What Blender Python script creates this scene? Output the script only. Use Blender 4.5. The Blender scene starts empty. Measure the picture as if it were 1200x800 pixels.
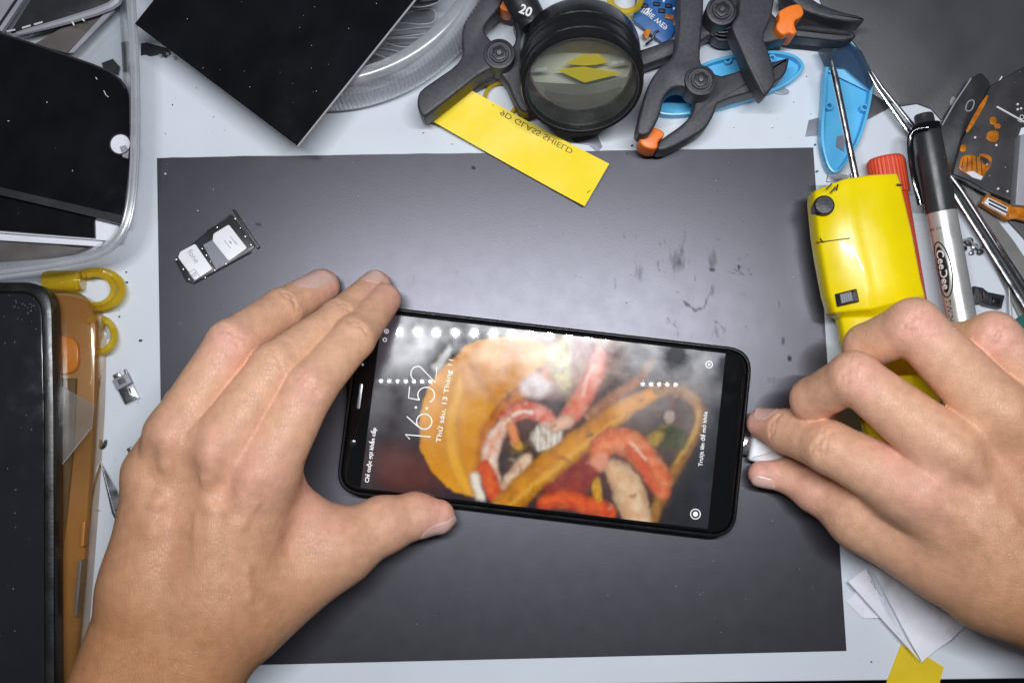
import bpy, bmesh, math, random
import numpy as np
from mathutils import Vector, Matrix
from mathutils.bvhtree import BVHTree

sc = bpy.context.scene
C = sc.collection
K = 0.01                                   # everything below is thought in centimetres
random.seed(4)
rng = np.random.default_rng(7)

# ------------------------------------------------------------------ camera
FPX, DIST, TILT = 1350.0, 46.5, math.radians(4.8)
CAM = np.array([0.0, -DIST * math.sin(TILT), DIST * math.cos(TILT)])
cd = bpy.data.cameras.new('camera')
cd.sensor_fit = 'HORIZONTAL'; cd.sensor_width = 36.0
cd.lens = FPX / 1200.0 * 36.0
cd.clip_start = 0.01; cd.clip_end = 50
cam = bpy.data.objects.new('camera', cd); C.objects.link(cam)
cam.location = CAM * K
cam.rotation_euler = (TILT, 0, 0)
sc.camera = cam
CR = np.array([1.0, 0, 0]); CU = np.array([0, math.cos(TILT), math.sin(TILT)]); CF = np.array([0, math.sin(TILT), -math.cos(TILT)])

def P(px, py, z=0.0):
    """point of the bench (height z, cm) that stands at this place of the photograph"""
    d = CF * FPX + CR * (px - 600.0) + CU * (400.0 - py)
    t = (z - CAM[2]) / d[2]
    return CAM + d * t

def to_px(p):
    v = np.asarray(p) - CAM
    f = v @ CF
    return 600 + FPX * (v @ CR) / f, 400 - FPX * (v @ CU) / f

def px_len(z):                              # centimetres per photograph pixel at height z
    return (CAM[2] - z) / FPX

# ------------------------------------------------------------------ world, lamps, exposure
w = bpy.data.worlds.new('World'); sc.world = w; w.use_nodes = True
bg = w.node_tree.nodes['Background']
bg.inputs[0].default_value = (0.80, 0.88, 1.0, 1); bg.inputs[1].default_value = 0.06

def led(x, y, z, size, watts, col=(0.93, 0.96, 1.0)):
    l = bpy.data.lights.new('led', 'AREA'); l.shape = 'DISK'; l.size = size * K; l.energy = watts; l.color = col
    o = bpy.data.objects.new('led', l); C.objects.link(o); o.location = (x * K, y * K, z * K)

for i in range(23):                         # lamp bar over the bench, a row of single diodes
    led(-17.5 + 1.75 * i, 5.75 - 0.02 * (1.75 * i - 17.5), 62, 0.5, 0.172)
for i in list(range(9)) + list(range(34, 39)) + [45]:      # two short strips under the ceiling
    led(-30.6 + 1.70 * i, 8.0 - .02 * i, 195, 0.45, 0.014)

sc.view_settings.view_transform = 'Standard'; sc.view_settings.look = 'None'
sc.view_settings.exposure = 0.0; sc.view_settings.gamma = 1.0
sc.view_settings.use_curve_mapping = False
sc.cycles.use_denoising = True
sc.cycles.max_bounces = 10; sc.cycles.transparent_max_bounces = 24
sc.cycles.caustics_reflective = False; sc.cycles.caustics_refractive = False

# ------------------------------------------------------------------ materials
def srgb(r, g, b):
    f = lambda c: (c / 255 / 12.92) if c / 255 <= 0.04045 else ((c / 255 + 0.055) / 1.055) ** 2.4
    return (f(r), f(g), f(b))

def mat(name, col, rough=0.5, metal=0.0, spec=0.5, var=0.12, nscale=60.0, bump=0.0, bscale=400.0, rvar=0.1,
        trans=0.0, alpha=1.0, coat=0.0, sss=0.0, emis=None, estr=0.0, speck=0.0):
    m = bpy.data.materials.new(name); m.use_nodes = True
    nt = m.node_tree; N = nt.nodes; L = nt.links
    b = N['Principled BSDF']
    tc = N.new('ShaderNodeTexCoord')
    nz = N.new('ShaderNodeTexNoise'); nz.inputs['Scale'].default_value = nscale; nz.inputs['Detail'].default_value = 6
    L.new(tc.outputs['Object'], nz.inputs['Vector'])
    mr = N.new('ShaderNodeMapRange'); mr.inputs['From Min'].default_value = 0.3; mr.inputs['From Max'].default_value = 0.7
    mr.inputs['To Min'].default_value = 1 - var; mr.inputs['To Max'].default_value = 1 + var
    L.new(nz.outputs['Fac'], mr.inputs['Value'])
    mx = N.new('ShaderNodeMix'); mx.data_type = 'RGBA'; mx.blend_type = 'MULTIPLY'; mx.inputs[0].default_value = 1.0
    mx.inputs[6].default_value = (*col, 1)
    L.new(mr.outputs['Result'], mx.inputs[7])
    out = mx.outputs[2]
    if speck:
        v = N.new('ShaderNodeTexVoronoi'); v.inputs['Scale'].default_value = 260
        L.new(tc.outputs['Object'], v.inputs['Vector'])
        cr = N.new('ShaderNodeMapRange'); cr.inputs['From Min'].default_value = 0.10; cr.inputs['From Max'].default_value = 0.06
        L.new(v.outputs['Distance'], cr.inputs['Value'])
        n2 = N.new('ShaderNodeTexNoise'); n2.inputs['Scale'].default_value = 35
        L.new(tc.outputs['Object'], n2.inputs['Vector'])
        c2 = N.new('ShaderNodeMapRange'); c2.inputs['From Min'].default_value = 0.58; c2.inputs['From Max'].default_value = 0.66
        L.new(n2.outputs['Fac'], c2.inputs['Value'])
        ml = N.new('ShaderNodeMath'); ml.operation = 'MULTIPLY'
        L.new(cr.outputs['Result'], ml.inputs[0]); L.new(c2.outputs['Result'], ml.inputs[1])
        ms = N.new('ShaderNodeMath'); ms.operation = 'MULTIPLY'; ms.inputs[1].default_value = speck
        L.new(ml.outputs[0], ms.inputs[0])
        m2 = N.new('ShaderNodeMix'); m2.data_type = 'RGBA'; m2.inputs[7].default_value = (0.5, 0.5, 0.52, 1)
        L.new(ms.outputs[0], m2.inputs[0]); L.new(out, m2.inputs[6]); out = m2.outputs[2]
    L.new(out, b.inputs['Base Color'])
    rr = N.new('ShaderNodeMapRange'); rr.inputs['From Min'].default_value = 0.3; rr.inputs['From Max'].default_value = 0.7
    rr.inputs['To Min'].default_value = max(0.02, rough - rvar); rr.inputs['To Max'].default_value = min(1, rough + rvar)
    nr = N.new('ShaderNodeTexNoise'); nr.inputs['Scale'].default_value = nscale * 2.3; nr.inputs['Detail'].default_value = 8
    L.new(tc.outputs['Object'], nr.inputs['Vector']); L.new(nr.outputs['Fac'], rr.inputs['Value'])
    L.new(rr.outputs['Result'], b.inputs['Roughness'])
    b.inputs['Metallic'].default_value = metal
    b.inputs['Specular IOR Level'].default_value = spec
    b.inputs['Transmission Weight'].default_value = trans
    b.inputs['Alpha'].default_value = alpha
    b.inputs['Coat Weight'].default_value = coat; b.inputs['Coat Roughness'].default_value = 0.08
    if sss:
        b.inputs['Subsurface Weight'].default_value = sss; b.inputs['Subsurface Scale'].default_value = 0.003
    if emis:
        b.inputs['Emission Color'].default_value = (*emis, 1); b.inputs['Emission Strength'].default_value = estr
    if bump:
        bn = N.new('ShaderNodeTexNoise'); bn.inputs['Scale'].default_value = bscale; bn.inputs['Detail'].default_value = 4
        L.new(tc.outputs['Object'], bn.inputs['Vector'])
        bp = N.new('ShaderNodeBump'); bp.inputs['Strength'].default_value = bump; bp.inputs['Distance'].default_value = 0.0004
        L.new(bn.outputs['Fac'], bp.inputs['Height']); L.new(bp.outputs['Normal'], b.inputs['Normal'])
    return m

def clear(name, tint=(0.93, 0.94, 0.95), haze=0.15, hazecol=(0.75, 0.75, 0.76), rough=0.12, gloss=1.0):
    """thin clear or cloudy plastic: what is behind shows through, with gloss and some body"""
    m = bpy.data.materials.new(name); m.use_nodes = True
    nt = m.node_tree; N = nt.nodes; L = nt.links
    N.remove(N['Principled BSDF'])
    o = N['Material Output']
    t = N.new('ShaderNodeBsdfTransparent'); t.inputs[0].default_value = (*tint, 1)
    d = N.new('ShaderNodeBsdfDiffuse'); d.inputs[0].default_value = (*hazecol, 1)
    tl = N.new('ShaderNodeBsdfTranslucent'); tl.inputs[0].default_value = (*hazecol, 1)
    dm = N.new('ShaderNodeMixShader'); dm.inputs[0].default_value = 0.4
    L.new(d.outputs[0], dm.inputs[1]); L.new(tl.outputs[0], dm.inputs[2])
    tc = N.new('ShaderNodeTexCoord'); nz = N.new('ShaderNodeTexNoise'); nz.inputs['Scale'].default_value = 90; nz.inputs['Detail'].default_value = 7
    L.new(tc.outputs['Object'], nz.inputs['Vector'])
    mr = N.new('ShaderNodeMapRange'); mr.inputs['From Min'].default_value = 0.3; mr.inputs['From Max'].default_value = 0.75
    mr.inputs['To Min'].default_value = haze * 0.6; mr.inputs['To Max'].default_value = min(1, haze * 1.4)
    L.new(nz.outputs['Fac'], mr.inputs['Value'])
    m1 = N.new('ShaderNodeMixShader')
    L.new(mr.outputs['Result'], m1.inputs[0]); L.new(t.outputs[0], m1.inputs[1]); L.new(dm.outputs[0], m1.inputs[2])
    g = N.new('ShaderNodeBsdfGlossy'); g.inputs['Roughness'].default_value = rough; g.inputs[0].default_value = (1, 1, 1, 1)
    fr = N.new('ShaderNodeLayerWeight'); fr.inputs['Blend'].default_value = 0.5      # Schlick's curve, the same from both sides
    pw = N.new('ShaderNodeMath'); pw.operation = 'POWER'; pw.inputs[1].default_value = 4.0
    L.new(fr.outputs['Facing'], pw.inputs[0])
    fm = N.new('ShaderNodeMath'); fm.operation = 'MULTIPLY_ADD'; fm.inputs[1].default_value = 0.75 * gloss; fm.inputs[2].default_value = 0.045 * gloss
    L.new(pw.outputs[0], fm.inputs[0])
    m2 = N.new('ShaderNodeMixShader')
    L.new(fm.outputs[0], m2.inputs[0]); L.new(m1.outputs[0], m2.inputs[1]); L.new(g.outputs[0], m2.inputs[2])
    L.new(m2.outputs[0], o.inputs['Surface'])
    return m

M = {}
M['table'] = mat('white_bench_top', srgb(214, 220, 228), 0.32, var=0.05, nscale=14, rvar=0.08, bump=0.05, bscale=150)
M['edge'] = mat('dark_bench_edge', (0.02, 0.02, 0.022), 0.6)
M['blackplastic'] = mat('black_plastic', (0.017, 0.017, 0.020), 0.42, bump=0.25, bscale=900, speck=0.35, var=0.2)
M['clampplastic'] = mat('dusty_black_plastic', (0.040, 0.039, 0.049), 0.44, bump=0.3, bscale=3000, speck=0.5, var=0.28, nscale=700)
M['blackgloss'] = mat('black_glass', (0.006, 0.006, 0.008), 0.09, var=0.3, speck=0.08, rvar=0.05)
M['screenoff'] = mat('switched_off_screen', (0.016, 0.017, 0.022), 0.13, speck=0.15, rvar=0.08)
M['rubber'] = mat('black_rubber_case', (0.007, 0.007, 0.008), 0.30, bump=0.1, bscale=900, rvar=0.08)
M['yellowcard'] = mat('yellow_card', srgb(250, 220, 0), 0.42, spec=.25, var=0.05, nscale=25)
M['yellowscrap'] = mat('yellow_scrap', srgb(222, 190, 10), 0.55, var=0.06)
M['yellowtool'] = mat('yellow_tool_plastic', srgb(248, 222, 4), 0.28, var=0.10, nscale=30, bump=0.08, bscale=250, rvar=0.12, coat=0.2)
M['print'] = mat('brown_print', srgb(96, 66, 10), 0.6)
M['blackprint'] = mat('black_print', (0.012, 0.012, 0.012), 0.5)
M['greyprint'] = mat('grey_print', (0.32, 0.32, 0.34), 0.5)
M['whiteprint'] = mat('white_print', (0.75, 0.75, 0.75), 0.5)
M['orange'] = mat('orange_rubber', srgb(250, 128, 40), 0.45, var=0.12, nscale=90, bump=0.15, bscale=300)
M['orangeflex'] = mat('orange_flex', srgb(188, 112, 28), 0.24, var=0.4, nscale=320)
M['steel'] = mat('steel', (0.62, 0.62, 0.64), 0.22, metal=1.0, rvar=0.08, nscale=120)
M['darksteel'] = mat('dark_steel', (0.26, 0.26, 0.28), 0.3, metal=1.0)
M['silverpen'] = mat('silver_pen_barrel', (0.60, 0.60, 0.58), 0.34, metal=0.55, var=0.08, speck=0.0)
M['blue'] = mat('sky_blue_plastic', srgb(96, 190, 236), 0.3, var=0.08, nscale=40, bump=0.06, bscale=200)
M['red'] = mat('red_plastic', srgb(228, 84, 54), 0.35, var=0.1)
M['white'] = mat('white_plastic', srgb(232, 234, 238), 0.35, var=0.04)
M['whiteboard'] = mat('white_board', srgb(225, 226, 234), 0.5, var=0.05)
M['sim'] = mat('sim_card_white', srgb(238, 238, 240), 0.4, var=0.03)
M['tissue'] = mat('white_tissue', srgb(228, 228, 236), 0.9, var=0.05, bump=1.0, bscale=180)
M['greyframe'] = mat('grey_frame', srgb(150, 150, 158), 0.45, var=0.15)
M['browntrans'] = mat('grey_brown_backing', srgb(96, 90, 88), 0.35, var=0.25)
M['pcbblue'] = mat('blue_board', srgb(28, 92, 158), 0.35, var=0.2, nscale=150)
M['pcbgreen'] = mat('green_board', srgb(20, 96, 84), 0.35, var=0.3, nscale=150)
M['matdark'] = mat('dark_grey_mat', srgb(70, 70, 74), 0.36, var=0.25, nscale=12, bump=0.06, bscale=900, rvar=0.1)
M['greystrip'] = mat('grey_plastic_strip', srgb(128, 126, 124), 0.28, var=0.15)
M['greytape'] = mat('grey_tape', srgb(126, 128, 138), 0.4, var=0.15)
M['board'] = mat('dark_flex_board', (0.035, 0.033, 0.036), 0.36, var=0.25, speck=0.5)
M['boardframe'] = mat('dark_phone_frame', (0.028, 0.028, 0.032), 0.3, speck=0.3)
M['nail'] = mat('fingernail', srgb(234, 188, 176), 0.36, var=0.05, sss=0.25, coat=0.15)
M['clearplastic'] = clear('clear_plastic', haze=0.22, rough=0.12)
M['frosted'] = clear('frosted_plastic', tint=(0.9, 0.9, 0.92), haze=0.42, hazecol=(0.72, 0.73, 0.76), rough=0.2)
M['wrapfilm'] = clear('wrap_film', tint=(0.93, 0.93, 0.93), haze=0.16, hazecol=(0.7, 0.68, 0.64), rough=0.1)
M['film'] = clear('clear_film', tint=(0.74, 0.74, 0.74), haze=0.08, hazecol=(0.6, 0.6, 0.62), rough=0.08)
M['smokefilm'] = clear('smoky_film', tint=(0.52, 0.57, 0.62), haze=0.12, hazecol=(0.3, 0.33, 0.36), rough=0.15)
M['amber'] = clear('amber_plastic', tint=(0.95, 0.85, 0.68), haze=0.24, hazecol=srgb(184, 138, 84), rough=0.06, gloss=1.6)
M['yellowclear'] = clear('yellow_clear_plastic', tint=(0.97, 0.88, 0.42), haze=0.5, hazecol=srgb(240, 208, 50), rough=0.12)
M['lens'] = clear('lens_glass', tint=(0.93, 0.95, 0.92), haze=0.06, hazecol=(0.7, 0.72, 0.7), rough=0.02)

# ------------------------------------------------------------------ mesh helpers
ORG = {}

def thing(name, label, cat, at, group=None):
    o = bpy.data.objects.new(name, None); C.objects.link(o)
    o.empty_display_size = 0.01
    o.location = tuple(float(v) * K for v in at)
    o['label'] = label; o['category'] = cat
    if group: o['group'] = group
    ORG[o.name] = np.array(at, float)
    return o

def tag(o, label=None, cat=None, group=None, kind=None):
    if label: o['label'] = label
    if cat: o['category'] = cat
    if group: o['group'] = group
    if kind: o['kind'] = kind
    return o

def build(name, verts, faces, m, parent=None, sharp=35, at=None):
    """one mesh object from world centimetres; parts hang on their thing at its own origin"""
    verts = np.asarray(verts, float).reshape(-1, 3)
    org = ORG[parent.name] if parent is not None else (np.array(at, float) if at is not None else verts.mean(0) * [1, 1, 0] + [0, 0, verts[:, 2].min()])
    me = bpy.data.meshes.new(name)
    me.from_pydata(((verts - org) * K).tolist(), [], faces)
    me.update()
    if m is not None: me.materials.append(m)
    if len(me.polygons):
        me.polygons.foreach_set('use_smooth', [True] * len(me.polygons))
        me.set_sharp_from_angle(angle=math.radians(sharp))
    o = bpy.data.objects.new(name, me); C.objects.link(o)
    if parent is not None:
        o.parent = parent
    else:
        o.location = tuple(org * K)
    ORG[o.name] = org
    return o

def merge(*geos):
    V, F = [], []
    for v, f in geos:
        n = len(V); V += [tuple(p) for p in v]; F += [tuple(i + n for i in q) for q in f]
    return V, F

def chaikin(pts, n=1, closed=True):
    pts = [np.asarray(p, float) for p in pts]
    for _ in range(n):
        out = []
        m_ = len(pts)
        for i in range(m_ if closed else m_ - 1):
            a, b = pts[i], pts[(i + 1) % m_]
            out += [a * .75 + b * .25, a * .25 + b * .75]
        if not closed: out = [pts[0]] + out + [pts[-1]]
        pts = out
    return pts

def roundpoly(pts, r, seg=5):
    """polygon with its corners rounded (r a number or one per corner)"""
    out = []; n = len(pts)
    for i in range(n):
        p = np.array(pts[i], float); a = np.array(pts[i - 1], float); b = np.array(pts[(i + 1) % n], float)
        ri = r[i] if hasattr(r, '__len__') else r
        if ri <= 0: out.append(p); continue
        u = (a - p); v = (b - p); lu, lv = np.linalg.norm(u), np.linalg.norm(v)
        d = min(ri, lu * .48, lv * .48)
        s, e = p + u / lu * d, p + v / lv * d
        for k in range(seg + 1):
            t = k / seg
            out.append((1 - t) ** 2 * s + 2 * t * (1 - t) * p + t * t * e)
    return out

def rrect(wd, ht, r, seg=6):
    return roundpoly([(-wd / 2, -ht / 2), (wd / 2, -ht / 2), (wd / 2, ht / 2), (-wd / 2, ht / 2)], r, seg)

def area2(p):
    return sum(p[i - 1][0] * p[i][1] - p[i][0] * p[i - 1][1] for i in range(len(p)))

def inset(poly, d):
    n = len(poly); out = []
    for i in range(n):
        p = poly[i]; a = poly[i - 1]; b = poly[(i + 1) % n]
        e1 = p - a; e2 = b - p
        l1, l2 = np.linalg.norm(e1), np.linalg.norm(e2)
        if l1 < 1e-9 or l2 < 1e-9: out.append(p.copy()); continue
        n1 = np.array([-e1[1], e1[0]]) / l1; n2 = np.array([-e2[1], e2[0]]) / l2
        bis = n1 + n2; q = bis @ bis
        out.append(p + bis * (2 * d / max(q, 0.6)) if q > 1e-6 else p + n1 * d)
    return out

def prism_geo(poly, z0, z1, bev=0.0, seg=3, botbev=0.0):
    """poly: list of (x, y) in cm"""
    poly = [np.array(p[:2], float) for p in poly]
    if area2(poly) < 0: poly = poly[::-1]
    rings = []
    if botbev: rings += [(inset(poly, botbev), z0), (poly, z0 + botbev)]
    else: rings += [(poly, z0)]
    if bev:
        for k in range(seg + 1):
            a = math.pi / 2 * k / seg
            rings.append((inset(poly, bev * (1 - math.cos(a))) if k else poly, z1 - bev + bev * math.sin(a)))
    else: rings.append((poly, z1))
    n = len(poly); V = []; F = []
    for rg, z in rings: V += [(p[0], p[1], z) for p in rg]
    for k in range(len(rings) - 1):
        for i in range(n):
            j = (i + 1) % n
            F.append((k * n + i, k * n + j, (k + 1) * n + j, (k + 1) * n + i))
    F.append(tuple(range(n))[::-1]); b = (len(rings) - 1) * n
    F.append(tuple(range(b, b + n)))
    return V, F

def plate_geo(pxpoly, z0, z1, bev=0.0, seg=3):
    return prism_geo([P(a, b, z1)[:2] for a, b in pxpoly], z0, z1, bev, seg)

def plate(name, pxpoly, z0, z1, m, parent=None, bev=0.0, at=None, sharp=35):
    v, f = plate_geo(pxpoly, z0, z1, bev)
    return build(name, v, f, m, parent, sharp=sharp, at=at)

def ring_geo(outer, inner, z0, z1, bev=0.03):
    """a frame: outer and inner outlines with the same number of corners"""
    o = [np.array(p[:2], float) for p in outer]; i_ = [np.array(p[:2], float) for p in inner]
    if area2(o) < 0: o = o[::-1]; i_ = i_[::-1]
    n = len(o)
    loops = [(o, z0), (o, z1 - bev), (inset(o, bev * .3), z1 - bev * .3), (inset(o, bev), z1), (inset(i_, -bev * .6), z1), (i_, z1 - bev * .6), (i_, z0)]
    V = []; F = []
    for l, z in loops: V += [(p[0], p[1], z) for p in l]
    for k in range(len(loops)):
        k2 = (k + 1) % len(loops)
        for a in range(n):
            b = (a + 1) % n
            F.append((k * n + a, k * n + b, k2 * n + b, k2 * n + a))
    return V, F

def frame(o, x, y=None, z=None):
    x = np.asarray(x, float); x = x / np.linalg.norm(x)
    if z is None: z = np.cross(x, np.asarray(y, float))
    z = np.asarray(z, float); z = z / np.linalg.norm(z)
    y = np.cross(z, x); y /= np.linalg.norm(y); z = np.cross(x, y)
    return np.asarray(o, float), np.stack([x, y, z], 1)

def xf(geo, fr):
    o, R = fr
    v = np.asarray(geo[0], float) @ R.T + o
    return v, geo[1]

def box_geo(cx, cy, cz, sx, sy, sz, bev=0.0):
    pl = [(cx - sx / 2, cy - sy / 2), (cx + sx / 2, cy - sy / 2), (cx + sx / 2, cy + sy / 2), (cx - sx / 2, cy + sy / 2)]
    if bev: pl = roundpoly(pl, bev, 3)
    return prism_geo(pl, cz - sz / 2, cz + sz / 2, bev)

def lathe_geo(prof, seg=48, cap=True, rad=None):
    """prof: (r, z) along the axis; rad(angle, z) may modulate the radius"""
    V = []; F = []; n = len(prof)
    for k in range(seg):
        a = 2 * math.pi * k / seg
        for r, z in prof:
            q = r * (rad(a, z) if rad else 1)
            V.append((q * math.cos(a), q * math.sin(a), z))
    for k in range(seg):
        k2 = (k + 1) % seg
        for i in range(n - 1):
            F.append((k * n + i, k2 * n + i, k2 * n + i + 1, k * n + i + 1))
    if cap:
        if prof[0][0] > 1e-6: F.append(tuple(k * n for k in range(seg))[::-1])
        if prof[-1][0] > 1e-6: F.append(tuple(k * n + n - 1 for k in range(seg)))
    return V, F

def tube_geo(pts, r, seg=10, closed=False, flat=1.0):
    pts = [np.asarray(p, float) for p in pts]; n = len(pts)
    V = []; F = []
    prev = None
    for i in range(n):
        a = pts[i - 1] if (i or closed) else pts[0]; b = pts[(i + 1) % n] if (i < n - 1 or closed) else pts[-1]
        t = b - a; t /= max(np.linalg.norm(t), 1e-9)
        up = np.array([0, 0, 1.0]) if abs(t[2]) < 0.95 else np.array([0, 1.0, 0])
        s = np.cross(t, up); s /= np.linalg.norm(s); u = np.cross(s, t)
        ri = r[i] if hasattr(r, '__len__') else r
        for k in range(seg):
            an = 2 * math.pi * k / seg
            V.append(pts[i] + s * ri * math.cos(an) + u * ri * flat * math.sin(an))
    for i in range(n if closed else n - 1):
        j = (i + 1) % n
        for k in range(seg):
            k2 = (k + 1) % seg
            F.append((i * seg + k, i * seg + k2, j * seg + k2, j * seg + k))
    if not closed:
        F.append(tuple(range(seg))[::-1]); F.append(tuple(range((n - 1) * seg, n * seg)))
    return [tuple(v) for v in V], F

def quad_geo(top, t):
    """flat plate of thickness t under four or more corners in space"""
    top = np.asarray(top, float); n = len(top)
    nm = np.cross(top[1] - top[0], top[2] - top[0]); nm /= np.linalg.norm(nm)
    if nm[2] < 0: top = top[::-1]; nm = -nm
    bot = top - nm * t
    V = np.vstack([top, bot]); F = [tuple(range(n)), tuple(range(n, 2 * n))[::-1]]
    for i in range(n):
        j = (i + 1) % n; F.append((i, n + i, n + j, j))
    return V, F

def text_geo(body, size, fr, align='CENTER', bold=0.0, sx=1.0, mirror=False, thick=0.004):
    c = bpy.data.curves.new('lettering', 'FONT'); c.body = body; c.size = size; c.align_x = align; c.align_y = 'CENTER'
    c.offset = bold; c.extrude = thick; c.resolution_u = 3
    o = bpy.data.objects.new('lettering', c); C.objects.link(o)
    dg = bpy.context.evaluated_depsgraph_get()
    me = o.evaluated_get(dg).to_mesh()
    v = np.array([tuple(p.co) for p in me.vertices]).reshape(-1, 3); f = [tuple(p.vertices) for p in me.polygons]
    bpy.data.objects.remove(o); bpy.data.curves.remove(c)
    v[:, 0] *= sx
    if mirror: v[:, 1] *= -1; f = [q[::-1] for q in f]
    return xf((v, f), fr)

def ribbon_geo(pts, wd, thick=0.004):
    pts = [np.array(p, float) for p in pts]; n = len(pts); V = []; F = []
    for i in range(n):
        a = pts[max(0, i - 1)]; b = pts[min(n - 1, i + 1)]; t = b - a; t /= np.linalg.norm(t)
        nn = np.array([-t[1], t[0]]) * wd / 2
        for s, z in ((1, 0), (-1, 0), (-1, thick), (1, thick)):
            q = pts[i] + nn * s; V.append((q[0], q[1], z))
    for i in range(n - 1):
        for k in range(4):
            k2 = (k + 1) % 4; F.append((i * 4 + k, i * 4 + k2, i * 4 + 4 + k2, i * 4 + 4 + k))
    F.append((0, 1, 2, 3)); F.append(tuple((n - 1) * 4 + k for k in (3, 2, 1, 0)))
    return V, F

def noise2(x, y, seed=0, oct=4):
    """smooth value noise for painting"""
    r = np.random.default_rng(seed); out = 0; amp = 1; tot = 0
    for o in range(oct):
        T = r.random((64, 64)); f = 2 ** o
        u = (x * f) % 64; v = (y * f) % 64
        i = np.floor(u).astype(int); j = np.floor(v).astype(int); a = u - i; b = v - j
        a = a * a * (3 - 2 * a); b = b * b * (3 - 2 * b); i2 = (i + 1) % 64; j2 = (j + 1) % 64; i %= 64; j %= 64
        out = out + amp * ((T[i, j] * (1 - a) + T[i2, j] * a) * (1 - b) + (T[i, j2] * (1 - a) + T[i2, j2] * a) * b)
        tot += amp; amp *= .5
    return out / tot

# ------------------------------------------------------------------ the bench and the black sheet
tp = [P(-300, 814), P(1500, 791), P(1500, -420), P(-300, -420)]
v, f = prism_geo([p[:2] for p in tp], -2.5, 0.0, 0.08)
tag(build('table', v, f, M['table']), kind='structure')
v, f = prism_geo([(-90, -70), (90, -70), (90, 70), (-90, 70)], -42.0, -40.0)
tag(build('floor', v, f, M['edge']), kind='structure')

def sheet_material():
    m = mat('black_craft_sheet', (0.0165, 0.0152, 0.0195), 0.34, spec=.9, var=0.06, nscale=60, bump=0.03, bscale=1500, rvar=0.012)
    nt = m.node_tree; N = nt.nodes; L = nt.links; b = N['Principled BSDF']
    at = N.new('ShaderNodeAttribute'); at.attribute_name = 'worn'
    tc = N.new('ShaderNodeTexCoord'); nz = N.new('ShaderNodeTexNoise'); nz.inputs['Scale'].default_value = 300; nz.inputs['Detail'].default_value = 7
    mp = N.new('ShaderNodeMapping'); mp.inputs['Scale'].default_value = (1.6, .5, 1); L.new(tc.outputs['Object'], mp.inputs['Vector'])
    L.new(mp.outputs[0], nz.inputs['Vector'])
    ad = N.new('ShaderNodeMath'); ad.operation = 'ADD'; ad.inputs[1].default_value = -0.52
    L.new(nz.outputs['Fac'], ad.inputs[0])
    mu = N.new('ShaderNodeMath'); mu.operation = 'MULTIPLY_ADD'; mu.inputs[1].default_value = 1.2
    L.new(ad.outputs[0], mu.inputs[0]); L.new(at.outputs['Fac'], mu.inputs[2])
    cl = N.new('ShaderNodeMapRange'); cl.inputs['From Min'].default_value = 0.24; cl.inputs['From Max'].default_value = 0.85
    L.new(mu.outputs[0], cl.inputs['Value'])
    src = b.inputs['Base Color'].links[0].from_socket
    b.inputs['Specular Tint'].default_value = (0.90, 0.88, 1.0, 1)
    mx = N.new('ShaderNodeMix'); mx.data_type = 'RGBA'; mx.inputs[7].default_value = (0.006, 0.006, 0.007, 1)
    L.new(cl.outputs['Result'], mx.inputs[0]); L.new(src, mx.inputs[6]); L.new(mx.outputs[2], b.inputs['Base Color'])
    sp = N.new('ShaderNodeMapRange'); sp.inputs['To Min'].default_value = .9; sp.inputs['To Max'].default_value = 0.16
    L.new(cl.outputs['Result'], sp.inputs['Value']); L.new(sp.outputs['Result'], b.inputs['Specular IOR Level'])
    return m

SH = [(184, 185), (953, 173), (992, 762), (193, 781)]
zs = 0.09
cs = [P(a, b, zs)[:2] for a, b in SH]            # TL TR BR BL
nx, ny = 330, 250
U, Vv = np.meshgrid(np.linspace(0, 1, nx), np.linspace(0, 1, ny))
xy = ((1 - U)[..., None] * (1 - Vv)[..., None] * cs[0] + U[..., None] * (1 - Vv)[..., None] * cs[1] + U[..., None] * Vv[..., None] * cs[2] + (1 - U)[..., None] * Vv[..., None] * cs[3])
edge_wob = 0.03 * (noise2(U * 25, Vv * 25, 3) - .5)
zz = zs + 0.012 * (noise2(U * 2, Vv * 2, 5, 1) - .5)
xy[0, :, 1] += 0.06 * (noise2(U[0] * 20, U[0] * 0, 8) - .5)
pts = np.concatenate([xy, zz[..., None]], 2).reshape(-1, 3)
idx = np.arange(nx * ny).reshape(ny, nx)
F = np.stack([idx[:-1, :-1], idx[1:, :-1], idx[1:, 1:], idx[:-1, 1:]], -1).reshape(-1, 4).tolist()
rim = np.concatenate([idx[0, :], idx[1:, -1], idx[-1, -2::-1], idx[-2:0, 0][::1]])
base = len(pts); low = pts[rim].copy(); low[:, 2] = 0.015
n = len(rim)
F += [[int(rim[i]), int(rim[(i + 1) % n]), base + (i + 1) % n, base + i] for i in range(n)]
sheet = build('craft_sheet', np.vstack([pts, low]), F, sheet_material(), sharp=50, at=(*P(590, 470)[:2], 0))
tag(sheet, 'large matt black sheet lying flat under the phone with scuff marks', 'sheet')
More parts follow.
